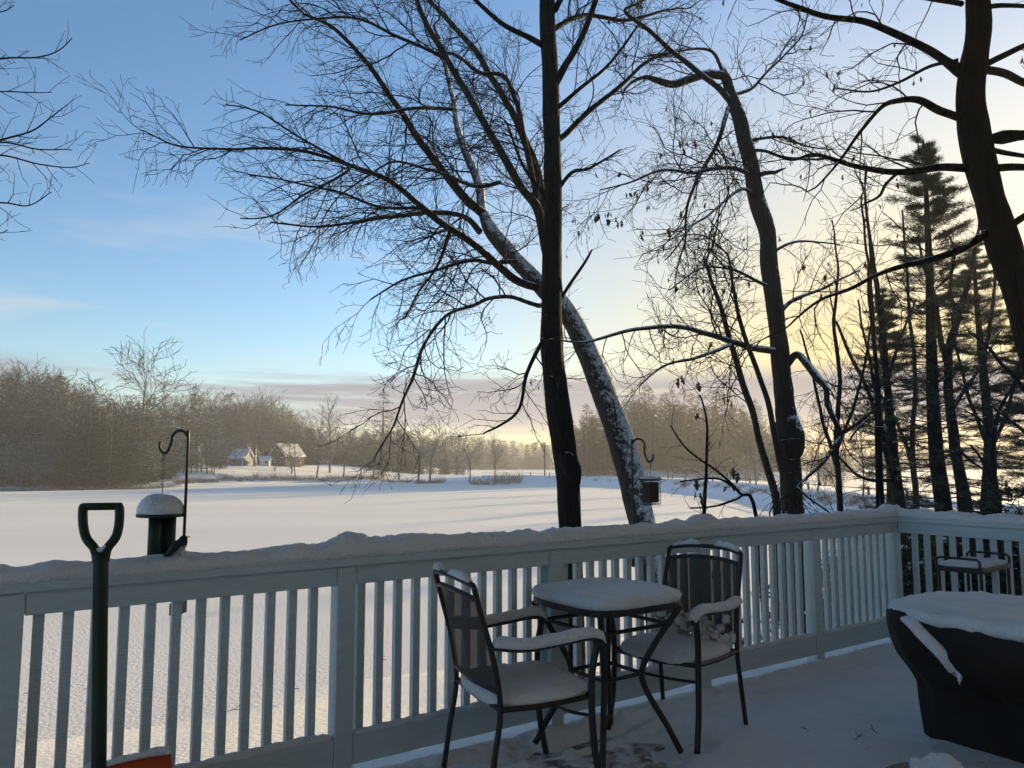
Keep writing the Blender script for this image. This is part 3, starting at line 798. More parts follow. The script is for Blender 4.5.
for tr, st in (
    ([(486, 216, 11.7, 13), (462, 196, 11.5, 12), (440, 165, 11.3, 10.5), (414, 130, 11.0, 9), (392, 98, 10.7, 7.5), (369, 67, 10.5, 6.5), (333, 27, 10.2, 5), (300, 10, 10, 3)], .08),
    ([(484, 216, 11.7, 13), (480, 190, 11.9, 12), (470, 160, 12.1, 11), (458, 126, 12.4, 8), (450, 90, 12.6, 6), (440, 40, 12.8, 4)], .15),
    ([(541, 288, 11.4, 12), (515, 280, 11.1, 11), (495, 262, 10.8, 10), (450, 229, 10.4, 9), (420, 207, 10.1, 8), (387, 180, 9.8, 7), (350, 165, 9.5, 6), (315, 155, 9.3, 5), (266, 147, 9.0, 4.2), (225, 151, 8.8, 3.4), (180, 146, 8.6, 2.6), (140, 130, 8.5, 1.8)], .15),
    ([(560, 302, 11.3, 13), (548, 250, 11.2, 13), (536, 210, 11.1, 12), (520, 188, 11.0, 11), (500, 150, 10.9, 10), (473, 103, 10.8, 9), (441, 49, 10.7, 8), (418, 5, 10.6, 6.5), (400, -50, 10.6, 5)], .15),
    ([(560, 300, 11.3, 13), (552, 240, 11.5, 12), (540, 190, 11.6, 11), (531, 157, 11.7, 10.5), (505, 100, 11.8, 9.5), (473, 49, 12, 8), (430, 0, 12.2, 6.5), (400, -40, 12.3, 5)], .15),
    ([(536, 200, 11.1, 8), (524, 140, 11.4, 8), (512, 90, 11.7, 6), (500, 74, 11.8, 6), (478, 72, 11.6, 5), (455, 55, 11.4, 4), (430, 50, 11.2, 2.5)], .2),
    ([(480, 232, 11.6, 9), (462, 216, 11.2, 7), (430, 212, 10.9, 6), (390, 218, 10.6, 5), (360, 222, 10.4, 4), (310, 226, 10.2, 3), (270, 222, 10, 2)], .1),
    ([(520, 262, 11.5, 7), (500, 262, 11.0, 6), (470, 262, 10.6, 5), (440, 268, 10.3, 4), (400, 280, 10, 3), (370, 300, 9.8, 2)], .1),
    ([(542, 305, 11.4, 7), (520, 299, 11, 6), (495, 297, 10.5, 5.5), (473, 305, 10.2, 5), (446, 316, 9.8, 4.8), (424, 346, 9.5, 4.5), (411, 383, 9.2, 4), (403, 403, 9.1, 3.5), (390, 430, 9.0, 2.5), (376, 455, 8.9, 1.6)], .2),
    ([(500, 182, 11.2, 6), (470, 186, 10.9, 5), (430, 170, 10.6, 4), (390, 163, 10.4, 3), (340, 195, 10.1, 2.2)], .1),
    ([(455, 110, 11, 5), (420, 108, 10.7, 4.5), (380, 112, 10.4, 4), (330, 108, 10.1, 3), (285, 105, 9.9, 2)], .1),
    ([(446, 60, 10.8, 5), (400, 38, 10.6, 4.5), (350, 18, 10.3, 3.5), (290, 20, 10, 2.5), (240, 40, 9.8, 1.8)], .1),
    ([(420, 208, 10.2, 5), (380, 206, 10, 4), (340, 192, 9.7, 3.5), (290, 182, 9.5, 2.6), (250, 176, 9.3, 2)], .1),
    ([(350, 168, 9.6, 4), (310, 190, 9.4, 3), (270, 215, 9.2, 2.4), (240, 218, 9.1, 1.6)], .1),
    ([(450, 230, 10.4, 5), (440, 260, 10.2, 4), (420, 290, 10, 3), (400, 320, 9.8, 2)], .1),
    ([(340, 160, 9.4, 4), (300, 140, 9.3, 3), (260, 112, 9.1, 2.4), (225, 105, 9, 1.6)], .1),
    ([(600, 388, 11.1, 3.5), (612, 400, 10.7, 2.5), (618, 430, 10.5, 1.6)], .2)):
    limb(mt if tr[2][0] == 470 and tr[2][1] == 160 else ml, mc, tr, org, rg, C2D if tr[-1][1] > 400 else C2, en, st, wob=.022)
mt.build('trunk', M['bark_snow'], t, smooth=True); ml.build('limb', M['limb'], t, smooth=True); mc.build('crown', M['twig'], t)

# --- broken topped tree with companion stems
t, org = tree_thing('bare_tree', 'snow flecked tree with a broken crooked top and a few dead leaves', 'tree', 793, 515, 12, 'bare trees by the railing')
rg = random.Random(23); mt, mc, en = MB(), MB(), []
C3 = Cfg(wk=.85, lcap=(2.8, 1.5, .7, .38), gap=(.135, .09, .07, .065), jit=.21, rmin=.0033)
limb(mt, None, [(797, 740, 12, 27.52), (795, 600, 12, 23.22), (793, 515, 12, 21.5), (788, 440, 12, 21.5), (783, 390, 12, 18.92), (776, 330, 12, 17.2), (770, 270, 12, 17.2), (762, 215, 12, 17.2), (749, 160, 12, 15.48), (738, 115, 12, 14.62), (729, 85, 12, 12.9), (722, 70, 12, 11.18)], org, rg, C3, en, n=14, sub=6, wob=.02)
limb(mt, None, [(789, 458, 12, 22), (790, 446, 12, 30), (788, 432, 12, 30), (787, 420, 12, 21)], org, rg, C3, en, n=12, wob=.02)
for tr, st in (
    ([(724, 74, 12, 11), (708, 74, 11.9, 11), (690, 80, 11.8, 10), (672, 85, 11.7, 10), (656, 81, 11.6, 8), (645, 77, 11.5, 5)], .5),
    ([(730, 100, 12, 8), (716, 86, 11.7, 7), (700, 74, 11.5, 7), (680, 58, 11.3, 6), (655, 35, 11, 5.5), (634, 18, 10.8, 5), (626, 8, 10.7, 4), (640, 2, 10.6, 3)], .15),
    ([(728, 108, 12, 6), (722, 130, 11.7, 5.5), (714, 150, 11.6, 5), (705, 165, 11.5, 5), (696, 180, 11.3, 4), (688, 205, 11.2, 3.5), (686, 235, 11.1, 2.5)], .2),
    ([(752, 175, 12, 6), (735, 170, 11.8, 5.5), (710, 169, 11.5, 5), (690, 172, 11.3, 4), (660, 170, 11, 3.2), (630, 182, 10.8, 2.4), (600, 190, 10.6, 1.6)], .1),
    ([(752, 176, 12, 7), (765, 172, 11.8, 6), (778, 171, 11.7, 4)], .3),
    ([(742, 142, 12, 5), (760, 140, 12.1, 4), (785, 138, 12.2, 3.5), (805, 146, 12.3, 2.4), (830, 150, 12.5, 1.6)], .1),
    ([(744, 150, 12, 5), (765, 150, 11.7, 4), (790, 158, 11.4, 3.5), (830, 158, 11.1, 2)], .1),
    ([(756, 192, 12, 5), (742, 188, 11.7, 4), (725, 200, 11.4, 3.6), (708, 216, 11.1, 3), (690, 228, 10.9, 2.4), (665, 260, 10.7, 1.6)], .1),
    ([(776, 352, 12, 9), (755, 348, 11.7, 8), (728, 341, 11.3, 7), (704, 333, 11, 6.5), (686, 327, 10.8, 6), (650, 327, 10.5, 5), (614, 334, 10.2, 4), (584, 341, 10, 3), (560, 340, 9.9, 2)], .1),
    ([(730, 345, 11.3, 5), (704, 356, 11, 4), (668, 364, 10.7, 3), (640, 385, 10.5, 2)], .1),
    ([(786, 366, 12, 10), (797, 355, 11.8, 9), (808, 365, 11.6, 9), (818, 377, 11.4, 9), (826, 387, 11.3, 7), (828, 405, 11.2, 6.5), (836, 424, 11.1, 6), (840, 435, 11.1, 6), (831, 447, 11, 5), (821, 463, 10.9, 4.5), (807, 478, 10.8, 3.5), (795, 490, 10.7, 2.2)], .2),
    ([(839, 435, 11.1, 6), (855, 425, 11, 4.5), (872, 412, 10.9, 3.5), (890, 400, 10.8, 2)], .1),
    ([(775, 320, 12, 6), (790, 303, 12.1, 5), (808, 293, 12.2, 4), (830, 285, 12.4, 3), (860, 270, 12.6, 2)], .1),
    ([(774, 290, 12, 5), (755, 280, 11.8, 4), (730, 268, 11.5, 3.2), (700, 268, 11.2, 2.2), (670, 290, 10.9, 1.6)], .1),
    ([(768, 255, 12, 4), (785, 245, 12.1, 3.5), (810, 240, 12.2, 2.6), (840, 245, 12.4, 1.6)], .1),
    ([(733, 95, 12, 5), (752, 90, 12.1, 4), (770, 70, 12.2, 3), (800, 40, 12.4, 2), (810, 5, 12.5, 1.6)], .1),
    ([(722, 70, 12, 5), (712, 52, 12, 4), (690, 50, 11.8, 3), (650, 55, 11.5, 2)], .1),
    ([(790, 480, 12, 4), (812, 500, 11.6, 3), (830, 515, 11.4, 2)], .2),
    # companion stems
    ([(780, 620, 11.6, 11), (778, 516, 11.6, 10), (768, 470, 11.6, 9), (756, 425, 11.6, 8), (744, 385, 11.6, 8), (735, 352, 11.6, 7), (724, 318, 11.6, 6), (714, 290, 11.6, 5), (706, 262, 11.6, 3)], .55),
    ([(781, 470, 11.8, 7), (774, 430, 11.7, 7), (762, 385, 11.6, 6.5), (750, 350, 11.5, 6), (740, 318, 11.4, 5), (732, 288, 11.3, 4), (728, 255, 11.2, 2.5)], .5)):
    limb(mt, mc, tr, org, rg, C3, en, st, wob=.02)
mc.tube(smooth_path([P(690, 176, 11.3) - org, P(655, 196, 11) - org, P(622, 208, 10.8) - org, P(598, 212, 10.7) - org, P(574, 214, 10.6) - org], 4), [.006, .0058, .0056, .0054, .0052, .005, .0048, .0046, .0044, .0042, .004, .004, .0038, .0036, .0034, .003, .003], 4)
en2 = [(P(a, b_, 10.75) - org, None) for a, b_ in ((575, 215), (597, 212), (606, 218), (617, 214), (620, 219), (598, 213), (637, 190), (648, 205))]
mt.build('trunk', M['bark_c'], t, smooth=True); mc.build('crown', M['twig'], t)
leaves('foliage', rg.sample(en, min(110, len(en))) + en2 * 2, rg, 400, t, .10)

# --- big near tree at the right edge
t, org = tree_thing('bare_tree', 'thick dark leaning tree trunk at the right edge of the view', 'tree', 1075, 480, 6.6, 'bare trees by the railing')
rg = random.Random(31); mt, mc, en = MB(), MB(), []
C4 = Cfg(wk=.74, lcap=(1.7, .9, .42, .22), gap=(.20, .12, .08, .07), seg=.09, jit=.17, rmin=.0024)
limb(mt, None, [(1120, 690, 6.6, 42.0992), (1095, 560, 6.6, 37.2416), (1062, 440, 6.6, 34.0032), (1038, 360, 6.6, 32.384), (1020, 300, 6.6, 31.5744), (1004, 250, 6.6, 30.7648), (990, 200, 6.6, 29.9552), (978, 155, 6.6, 29.9552), (972, 110, 6.6, 29.1456), (974, 60, 6.6, 25.9072), (978, 0, 6.6, 23.4784), (982, -90, 6.6, 20.24), (985, -200, 6.6, 14.5728)], org, rg, C4, en, n=16, sub=6, wob=.012)
for tr, st in (
    ([(964, 72, 6.6, 14), (945, 60, 6.5, 12), (925, 48, 6.4, 11), (895, 33, 6.3, 10), (865, 22, 6.2, 9), (830, 17, 6.1, 8), (800, 8, 6.0, 7), (770, -3, 5.9, 5), (740, -20, 5.8, 3)], .12),
    ([(960, 118, 6.6, 11), (940, 110, 6.4, 11), (918, 99, 6.3, 10), (895, 101, 6.2, 8), (880, 108, 6.1, 6), (862, 130, 6, 5), (842, 158, 5.9, 4), (815, 188, 5.8, 2.5)], .15),
    ([(966, 168, 6.6, 13), (940, 168, 6.5, 11), (915, 172, 6.4, 10), (885, 172, 6.3, 9), (855, 166, 6.2, 7), (830, 158, 6.1, 6), (812, 155, 6.0, 5), (790, 160, 5.9, 3), (770, 152, 5.8, 2)], .1),
    ([(900, 172, 6.4, 5), (885, 184, 6.3, 4.5), (878, 196, 6.3, 4), (866, 203, 6.2, 3)], .6),
    ([(990, 232, 6.6, 12), (965, 248, 6.5, 11), (938, 257, 6.4, 9), (910, 264, 6.3, 8), (880, 274, 6.2, 6), (850, 288, 6.1, 5), (820, 300, 6.0, 4), (790, 325, 5.9, 2.5)], .1),
    ([(983, 66, 6.6, 10), (1003, 56, 6.5, 9), (1030, 44, 6.4, 8), (1070, 36, 6.3, 5)], .1),
    ([(985, 70, 6.6, 12), (1005, 74, 6.7, 11), (1030, 84, 6.9, 10), (1080, 100, 7, 6)], .1),
    ([(984, 140, 6.6, 9), (1003, 138, 6.5, 14), (1030, 136, 6.4, 13), (1070, 140, 6.3, 8)], .1),
    ([(990, 150, 6.6, 8), (1010, 155, 6.7, 7), (1040, 160, 6.8, 5)], .1),
    ([(983, 170, 6.6, 12), (1010, 168, 6.5, 11), (1050, 170, 6.4, 8)], .1),
    ([(975, 10, 6.6, 8), (1000, 6, 6.5, 7), (1040, 8, 6.4, 5)], .1),
    ([(962, 4, 6.6, 8), (940, 0, 6.5, 7), (900, -8, 6.4, 5), (860, -15, 6.3, 3)], .1),
    ([(1002, 232, 6.6, 10), (1016, 222, 6.5, 10), (1040, 205, 6.4, 8)], .1),
    ([(958, 60, 6.6, 6), (930, 66, 6.8, 5), (900, 82, 7, 4), (868, 92, 7.2, 3), (835, 88, 7.4, 2)], .1)):
    limb(mt, mc, tr, org, rg, C4, en, st)
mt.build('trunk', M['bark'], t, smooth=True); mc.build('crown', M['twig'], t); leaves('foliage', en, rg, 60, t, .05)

# --- tree beyond the left edge, only twigs reach in
q = Vector((-8.2, 8.0, 0)); q.z = ground_z(q.x, q.y)
t = thing('bare_tree', 'bare tree whose thin branches reach in from the left edge', 'tree', q, 0, 'bare trees by the railing'); org = q
rg = random.Random(8); mt, mc, en = MB(), MB(), []
C5 = Cfg(wk=.66, lcap=(1.05, .55, .3, .2), gap=(.11, .08, .07, .07), jit=.13, rmin=.0028)
mt.tube([Vector((0, 0, -.2)), Vector((-.1, 0, 3)), Vector((.1, .1, 6)), Vector((0, 0, 9))], [.2, .17, .13, .07], 10)
for tr in (
    [(-150, 110, 8, 6), (-60, 75, 8, 5), (0, 58, 8, 3.2), (36, 56, 8, 2.6), (58, 50, 8, 2), (72, 38, 8, 1.4)],
    [(-150, 190, 8, 7), (-60, 155, 8, 6), (0, 140, 8, 3.8), (32, 131, 8, 2.8), (52, 117, 8, 2.2), (68, 104, 8, 1.4)],
    [(-150, 180, 8, 6), (-50, 148, 8, 5), (0, 142, 8, 3), (40, 150, 8, 2.4), (72, 150, 8, 1.5)],
    [(-150, 190, 8, 6), (-50, 158, 8, 5), (0, 155, 8, 3), (40, 165, 8, 2.4), (70, 168, 8, 1.9), (90, 163, 8, 1.3)],
    [(-150, 240, 8, 5), (-50, 208, 8, 4), (0, 202, 8, 2.8), (28, 205, 8, 2.2), (52, 192, 8, 1.4)],
    [(-150, 20, 8, 5), (-40, 12, 8, 3), (0, 12, 8, 2), (14, 5, 8, 1.4)],
    [(-150, 250, 8, 5), (-50, 230, 8, 4), (-5, 234, 8, 2), (8, 230, 8, 1.4)],
    [(-150, 100, 8, 5), (-50, 95, 8, 3.5), (0, 92, 8, 2.4), (30, 93, 8, 2), (52, 92, 8, 1.3)]):
    limb(mt, mc, tr, org, rg, C5, en, .4, n=6, tip=False)
mt.build('trunk', M['bark'], t, smooth=True); mc.build('crown', M['twig'], t)

# --- slim grey saplings and trees to the right
def slim(label, traces, Y, seed, base_px, cfg=None, leafn=0, name='bare_tree', group='slim trees right of the broken tree', barkm='bark'):
    t, org = tree_thing(name, label, 'tree', base_px, 505, Y, group)
    rg = random.Random(seed); mt, mc, en = MB(), MB(), []
    c = cfg or Cfg(wk=.9, lcap=(2.4, 1.3, .65, .35), gap=(.25, .18, .13, .11), up=.01, rmin=.0042, seg=.16)
    gp = F * (EYE - org.z) / Y + 462
    for tr, st in traces:
        tr = [(a, b_ if b_ < 900 else gp, Y + dy, w) for (a, b_, dy, w) in tr]
        limb(mt, mc, tr, org, rg, c, en, st, n=8, wob=.02)
    mt.build('trunk', M[barkm], t, smooth=True); mc.build('crown', M['twig'], t)
    if leafn: leaves('foliage', en, rg, leafn, t, .125)
    return t
slim('slim dark many stemmed tree just left of the tall pine', [
    ([(902, 999, 0, 15), (899, 507, 0, 13), (894, 460, 0, 11), (890, 420, 0, 9.5), (886, 385, 0, 8), (881, 330, 0, 7), (877, 285, .2, 6), (870, 240, .4, 4), (864, 190, .6, 2.5)], .3),
    ([(893, 470, 0, 6), (880, 430, .3, 5), (868, 390, .5, 4.5), (850, 355, .8, 4), (835, 320, 1, 2.5)], .2),
    ([(892, 478, 0, 6), (884, 440, -.3, 5), (876, 390, -.5, 4), (866, 345, -.8, 3), (858, 300, -1, 2)], .2),
    ([(893, 480, 0, 5), (870, 480, -.6, 4), (855, 474, -1, 3.5), (838, 455, -1.4, 2)], .2),
    ([(886, 385, 0, 4), (900, 340, .4, 3), (915, 300, .8, 2)], .1),
    ([(890, 425, 0, 4), (868, 420, -.4, 3), (850, 440, -.8, 2)], .1)], 20, 41, 902)
slim('dark forked tree standing just right of the tall pine', [
    ([(972, 999, 0, 17), (966, 514, 0, 14), (958, 465, 0, 12), (952, 425, 0, 11), (948, 395, 0, 10), (948, 356, 0, 9), (954, 328, .2, 8), (966, 290, .4, 6), (975, 250, .6, 4), (980, 215, .8, 3)], .3),
    ([(948, 365, 0, 7), (940, 335, -.3, 6), (935, 300, -.6, 5), (925, 270, -.8, 3.5), (918, 235, -1, 2)], .1),
    ([(951, 410, 0, 5), (965, 390, .4, 4), (985, 360, .8, 3), (1000, 330, 1.2, 2)], .1),
    ([(955, 445, 0, 4), (970, 460, -.3, 3), (985, 470, -.8, 2)], .1),
    ([(958, 322, .2, 5), (950, 290, .6, 4), (955, 250, 1, 3)], .1)], 21, 43, 972)
slim('thin bare sapling with drooping twigs beside the right edge', [
    ([(1002, 999, 0, 7), (999, 515, 0, 6), (994, 470, 0, 5), (993, 440, 0, 5), (1000, 410, 0, 4), (1015, 385, 0, 3), (1030, 360, 0, 2)], .25),
    ([(995, 490, 0, 4), (982, 460, .2, 3), (970, 445, .4, 2)], .2),
    ([(993, 445, 0, 3), (980, 420, .2, 2.4), (965, 410, .4, 1.6)], .2)], 16, 47, 1002)
slim('low sapling with curled dead leaves behind the railing below the broken tree', [
    ([(700, 999, 0, 6), (703, 520, 0, 4), (706, 470, 0, 3), (708, 430, 0, 2.4), (700, 395, 0, 1.6)], .2),
    ([(770, 999, .4, 6), (757, 520, .3, 4), (740, 492, .2, 3), (722, 475, 0, 2.4), (690, 450, 0, 1.8), (670, 425, 0, 1.4)], .2),
    ([(742, 495, .2, 3), (720, 505, 0, 2.2), (690, 508, 0, 1.6)], .2),
    ([(735, 487, .2, 3), (715, 478, 0, 2.2), (680, 482, 0, 1.6)], .2)], 9.5, 53, 735, Cfg(lcap=(1.0, .5, .3, .2), gap=(.22, .16, .12, .1), rmin=.0028), 34)
slim('pair of very thin tall saplings in front of the pale glow', [
    ([(884, 999, 0, 5), (880, 420, 0, 4.5), (872, 330, 0, 4), (866, 250, 0, 3), (862, 195, 0, 2)], .5),
    ([(880, 999, 0, 5), (876, 400, 0, 4), (872, 300, .2, 3), (868, 235, .3, 2), (864, 160, .4, 1.4)], .5)], 14, 59, 884)
slim('leaning thin tree arching in from the lower right edge', [
    ([(1062, 999, 0, 8), (1042, 440, 0, 6), (1020, 385, 0, 5), (1000, 362, 0, 4), (985, 345, 0, 3), (968, 330, 0, 2)], .2),
    ([(1045, 450, 0, 5), (1010, 420, .3, 3), (990, 405, .6, 2)], .2)], 13, 61, 1062)

slim('fine twigged young tree between the broken tree and the slim many stemmed tree', [
    ([(842, 999, 0, 9), (840, 500, 0, 7), (836, 440, 0, 6), (840, 380, 0, 5), (834, 320, 0, 4), (838, 265, 0, 2.5), (832, 220, 0, 1.5)], .2),
    ([(838, 470, 0, 5), (822, 420, .4, 4), (812, 370, .8, 3), (800, 330, 1, 2)], .1),
    ([(837, 450, 0, 4), (856, 400, -.4, 3.5), (868, 350, -.8, 2.6), (872, 310, -1, 1.8)], .1)], 17, 81, 842)
slim('fine twigged young tree right behind the tall pine trunk', [
    ([(985, 999, 0, 9), (984, 500, 0, 8), (988, 430, 0, 6), (984, 370, 0, 5), (992, 310, 0, 4), (996, 250, 0, 3), (992, 200, 0, 2)], .15),
    ([(986, 460, 0, 5), (1004, 420, .4, 4), (1018, 370, .8, 3), (1030, 330, 1, 2)], .1),
    ([(985, 440, 0, 5), (970, 400, -.4, 4), (958, 355, -.8, 3), (950, 310, -1, 2)], .1)], 24, 83, 985)
slim('fine twigged young tree left of the tall pine in the yellow light', [
    ([(918, 999, 0, 8), (916, 500, 0, 7), (912, 440, 0, 5.5), (916, 380, 0, 5), (910, 320, 0, 4), (906, 260, 0, 3), (902, 210, 0, 2)], .15),
    ([(914, 470, 0, 5), (900, 430, .4, 4), (884, 400, .8, 3), (866, 380, 1, 2)], .1)], 26, 87, 918)
# --- conifers
def needle_clump(mb, p, d, s, rg, k=7):
    thin = .55 if s < .14 else 1.0
    for i in range(k):
        v = (d * rg.uniform(.2, 1) + Vector((rg.gauss(0, 1), rg.gauss(0, 1), rg.gauss(0, .55))) * .75).normalized()
        w = v.cross(Vector((rg.gauss(0, 1), rg.gauss(0, 1), rg.gauss(0, 1)))).normalized() * s * thin * rg.uniform(.045, .09)
        L = s * rg.uniform(.6, 1.25); q = p + Vector((rg.gauss(0, .3), rg.gauss(0, .3), rg.gauss(0, .22))) * s
        mb.add([q - w, q + w, q + v * L * .6 + w * .8, q + v * L, q + v * L * .6 - w * .8], [(0, 1, 2, 3, 4)])

def near_pine():
    t, org = tree_thing('pine_tree', 'tall open pine with layered dark boughs against the yellow glow', 'tree', 945, 515, 19, 'pines')
    rg = random.Random(71); mt, mc, mn = MB(), MB(), MB()
    gp = F * (EYE - org.z) / 19 + 462
    tr = [(948, gp, 19, 18), (944, 515, 19, 16), (937, 460, 19, 14), (933, 400, 19, 12), (931, 330, 19, 9.5), (929, 260, 19, 7), (926, 190, 19, 4.5), (923, 140, 19, 2)]
    P3 = smooth_path([P(a, b_, Y) - org for a, b_, Y, w in tr], 8); W = np.interp(np.linspace(0, 7, len(P3)), range(8), [w * 19 / F / 2 for *_, w in tr])
    mt.tube(P3, W.tolist(), 12)
    H0, H1 = P3[0].z, P3[-1].z
    z = H0 + (H1 - H0) * .16
    while z < H1 - .15:
        f = (z - H0) / (H1 - H0)
        a0 = rg.uniform(0, 6.28)
        for k in range(rg.choice((5, 6, 6, 7))):
            zz = z + rg.uniform(-.28, .28); i = min(range(len(P3)), key=lambda k_: abs(P3[k_].z - zz))
            if rg.random() < .12: continue
            a = a0 + k * 1.25 + rg.uniform(-.3, .3); L = (3.0 * (1 - f) ** .9 + .22) * rg.uniform(.45, 1.15)
            if f < .35: L *= rg.uniform(.6, 1.0)
            d = Vector((math.cos(a), math.sin(a), rg.uniform(-.2, .3) + .4 * f)).normalized(); p = P3[i].copy(); pts = [p]; n = 9
            for s in range(n):
                d = (d + Vector((rg.gauss(0, .07), rg.gauss(0, .07), -.03 + .06 * s / n + rg.gauss(0, .03)))).normalized(); p = p + d * L / n; pts.append(p)
            mc.tube(pts, [max(.004, .024 * (1 - .8 * q / n) * (1.2 - f)) for q in range(n + 1)], 5, cap=False)
            for s in range(2, n + 1):
                if f < .4 and rg.random() < .45: continue
                for sd in (-1, 1):
                    tw = (pts[s] - pts[s - 1]).normalized(); sp = Vector((-tw.y, tw.x, 0)) * sd
                    dd = (tw * .8 + sp * rg.uniform(.5, 1) + Vector((0, 0, rg.uniform(-.05, .2)))).normalized(); l2 = L * .28 * rg.uniform(.6, 1.2) * (1.1 - .5 * s / n)
                    e = pts[s] + dd * l2; mc.tube([pts[s], pts[s].lerp(e, .5) + Vector((0, 0, .02)), e], .0045, 3, cap=False)
                    for u in (.35, .6, .8, 1):
                        if rg.random() < .8: needle_clump(mn, pts[s].lerp(e, u), dd + Vector((0, 0, .25)), .13, rg, 8)
        z += rg.uniform(.26, .44) * (1.15 - .45 * f)
    mt.build('trunk', M['bark'], t, smooth=True); mc.build('bough', M['twig'], t); mn.build('foliage', M['needle'], t)
    return t
pine = near_pine()
q = P(1040, 500, 17.5); q.z = ground_z(q.x, q.y)
copy_tree(pine, q, 2.0, (.8, .8, .62), 'shorter pine half cut off by the right edge, low dark boughs', 'pines')
for px, Y, k_, rz_, lab in ((893, 29, .86, 1.1, 'farther pine seen between the slim many stemmed tree and the tall pine'), (988, 26, .92, 2.9, 'farther pine filling the gap between the tall pine and the right edge')):
    q = P(px, 500, Y); q.z = ground_z(q.x, q.y); copy_tree(pine, q, rz_, (k_ * 1.25, k_ * 1.25, k_), lab, 'pines')

# far tree patterns --------------------------------------------------
def proto_bare(seed, H, spread, maxlvl=3, rmin=.046, g=.62, sg=.05):
    rg = random.Random(seed); mt, mc, en = MB(), MB(), []
    c = Cfg(seg=H * sg, jit=.15, up=.035, gap=(H * .042 * g, H * .034 * g, H * .028 * g, 9), ang=(.5, 1.1), ratio=(.4, .66), maxlvl=maxlvl, rmin=rmin, n=(6, 4, 3, 3, 3), lmin=H * .02, round=1.15, fat=.0095, lcap=(H * .50 * spread, H * .27, H * .14, 9))
    n = 12; p = Vector((0, 0, -.3)); pts = [p]; d = Vector((0, 0, 1))
    for i in range(n):
        d = (d + Vector((rg.gauss(0, .07), rg.gauss(0, .07), .05))).normalized(); p = p + d * H * .86 / n; pts.append(p)
    r0 = H * .012; rd = [r0 * (1.15 - .95 * i / n) for i in range(n + 1)]
    mt.tube(pts, rd, 7); fine = smooth_path(pts, 4); fr = np.interp(np.linspace(0, n, len(fine)), range(n + 1), rd).tolist()
    spawn(mc, fine, fr, 1, rg, c, .24, H * .86, en)
    return mt, mc
def proto_pine(seed, H, layers=24, wide=.17, clump=.55, per=5):
    rg = random.Random(seed); mt, mn = MB(), MB(); mt.tube([Vector((0, 0, -.3)), Vector((0, 0, H * .5)), Vector((0, 0, H * .97))], [H * .013, H * .009, H * .002], 6)
    for l in range(layers):
        f = l / (layers - 1); z0 = H * (.06 + .94 * f); a0 = rg.uniform(0, 6)
        for k in range(per):
            if rg.random() < .1: continue
            z = z0 + rg.uniform(-.7, .7) * H / layers
            a = a0 + k * 6.28 / per + rg.uniform(-.3, .3); L = (H * wide * (1 - f) ** .7 + .25) * rg.uniform(.5, 1.2)
            d = Vector((math.cos(a), math.sin(a), 0)); sg = max(2, int(L / .55))
            for s in range(1, sg + 1):
                q = Vector((0, 0, z)) + d * L * s / sg + Vector((0, 0, L * (.18 * s / sg * f - .16 * (s / sg) ** 2 * (1 - f))))
                needle_clump(mn, q, d, clump * rg.uniform(.8, 1.3) * (1.1 - .35 * f), rg, 4)
    return mt, mn
def make_proto(name, mt, mc, bark, leafm, crown_name='crown'):
    o = bpy.data.objects.new(name, None); o['category'] = 'tree'; COL.objects.link(o)
    a = mt.build('trunk', bark, o, smooth=True); b_ = mc.build(crown_name, leafm, o)
    return o, [a, b_]
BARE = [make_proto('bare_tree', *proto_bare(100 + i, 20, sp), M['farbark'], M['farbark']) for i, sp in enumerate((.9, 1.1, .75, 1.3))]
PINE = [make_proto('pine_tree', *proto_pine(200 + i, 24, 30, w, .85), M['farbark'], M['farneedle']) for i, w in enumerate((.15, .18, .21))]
def put(proto, px_or_xy, Y, H, H0, rg, label, group, z, spread=1.0):
    o, ch = proto; x = (px_or_xy - 512) / F * Y; s = H / H0
    return copy_tree(o, (x, Y, z), rg.uniform(0, 6.28), (s * spread, s * spread, s), label, group, ch)

rg = random.Random(77)
# left wood: its front trees one by one
def topH(px, top, Y, z): return EYE + (462 - top) * Y / F - z
skyline = [(-60, 362), (0, 366), (25, 363), (50, 368), (75, 378), (95, 402), (115, 405), (130, 392), (165, 392), (200, 384), (225, 390), (260, 385), (285, 402)]
def sk(px): return np.interp(px, [a for a, _ in skyline], [b_ for _, b_ in skyline])
for i in range(46):
    px = -50 + i * 7.4 + rg.uniform(-3, 3)
    if px > 288: break
    Y = seg_y(SHORE, (px - 512) / F * 150) + rg.uniform(7, 30); 
    if px > 215: Y = rg.uniform(238, 262)
    x = (px - 512) / F * Y; z = far_z(x, Y) - .2
    con = (90 < px < 172 and rg.random() < .8) or (165 < px < 215 and rg.random() < .35) or rg.random() < .12
    H = topH(px, sk(px) + 5 + rg.uniform(-3, 16 if not con else 30), Y, z)
    if con: put(PINE[i % 3], px, Y, H, 24, rg, 'dark evergreen among the bare trees of the left far shore wood', 'evergreens of the left far wood', z)
    else: put(BARE[i % 4], px, Y, H, 20, rg, 'hazy grey bare tree in the dense wood on the left far shore', 'bare trees of the left far wood', z, rg.uniform(.8, 1.05))
for i in range(17):
    px = 66 + i * 6.6 + rg.uniform(-3, 3); x = (px - 512) / F * 150; Y = seg_y(SHORE, x) + rg.uniform(3, 7); x = (px - 512) / F * Y; z = far_z(x, Y) - .2
    put(PINE[i % 3], px, Y, topH(px, np.interp(px, [60, 95, 130, 175], [428, 408, 404, 412]) + rg.uniform(-6, 26), Y, z), 24, rg, 'dark green evergreen at the water edge of the left far wood', 'evergreens at the left far water edge', z, 1.25)
put(BARE[3], 146, 165, topH(145, 351, 165, far_z(-80, 165)), 20, rg, 'tall forked bare tree rising above the left far wood', None, far_z(-80, 165), 1.0)
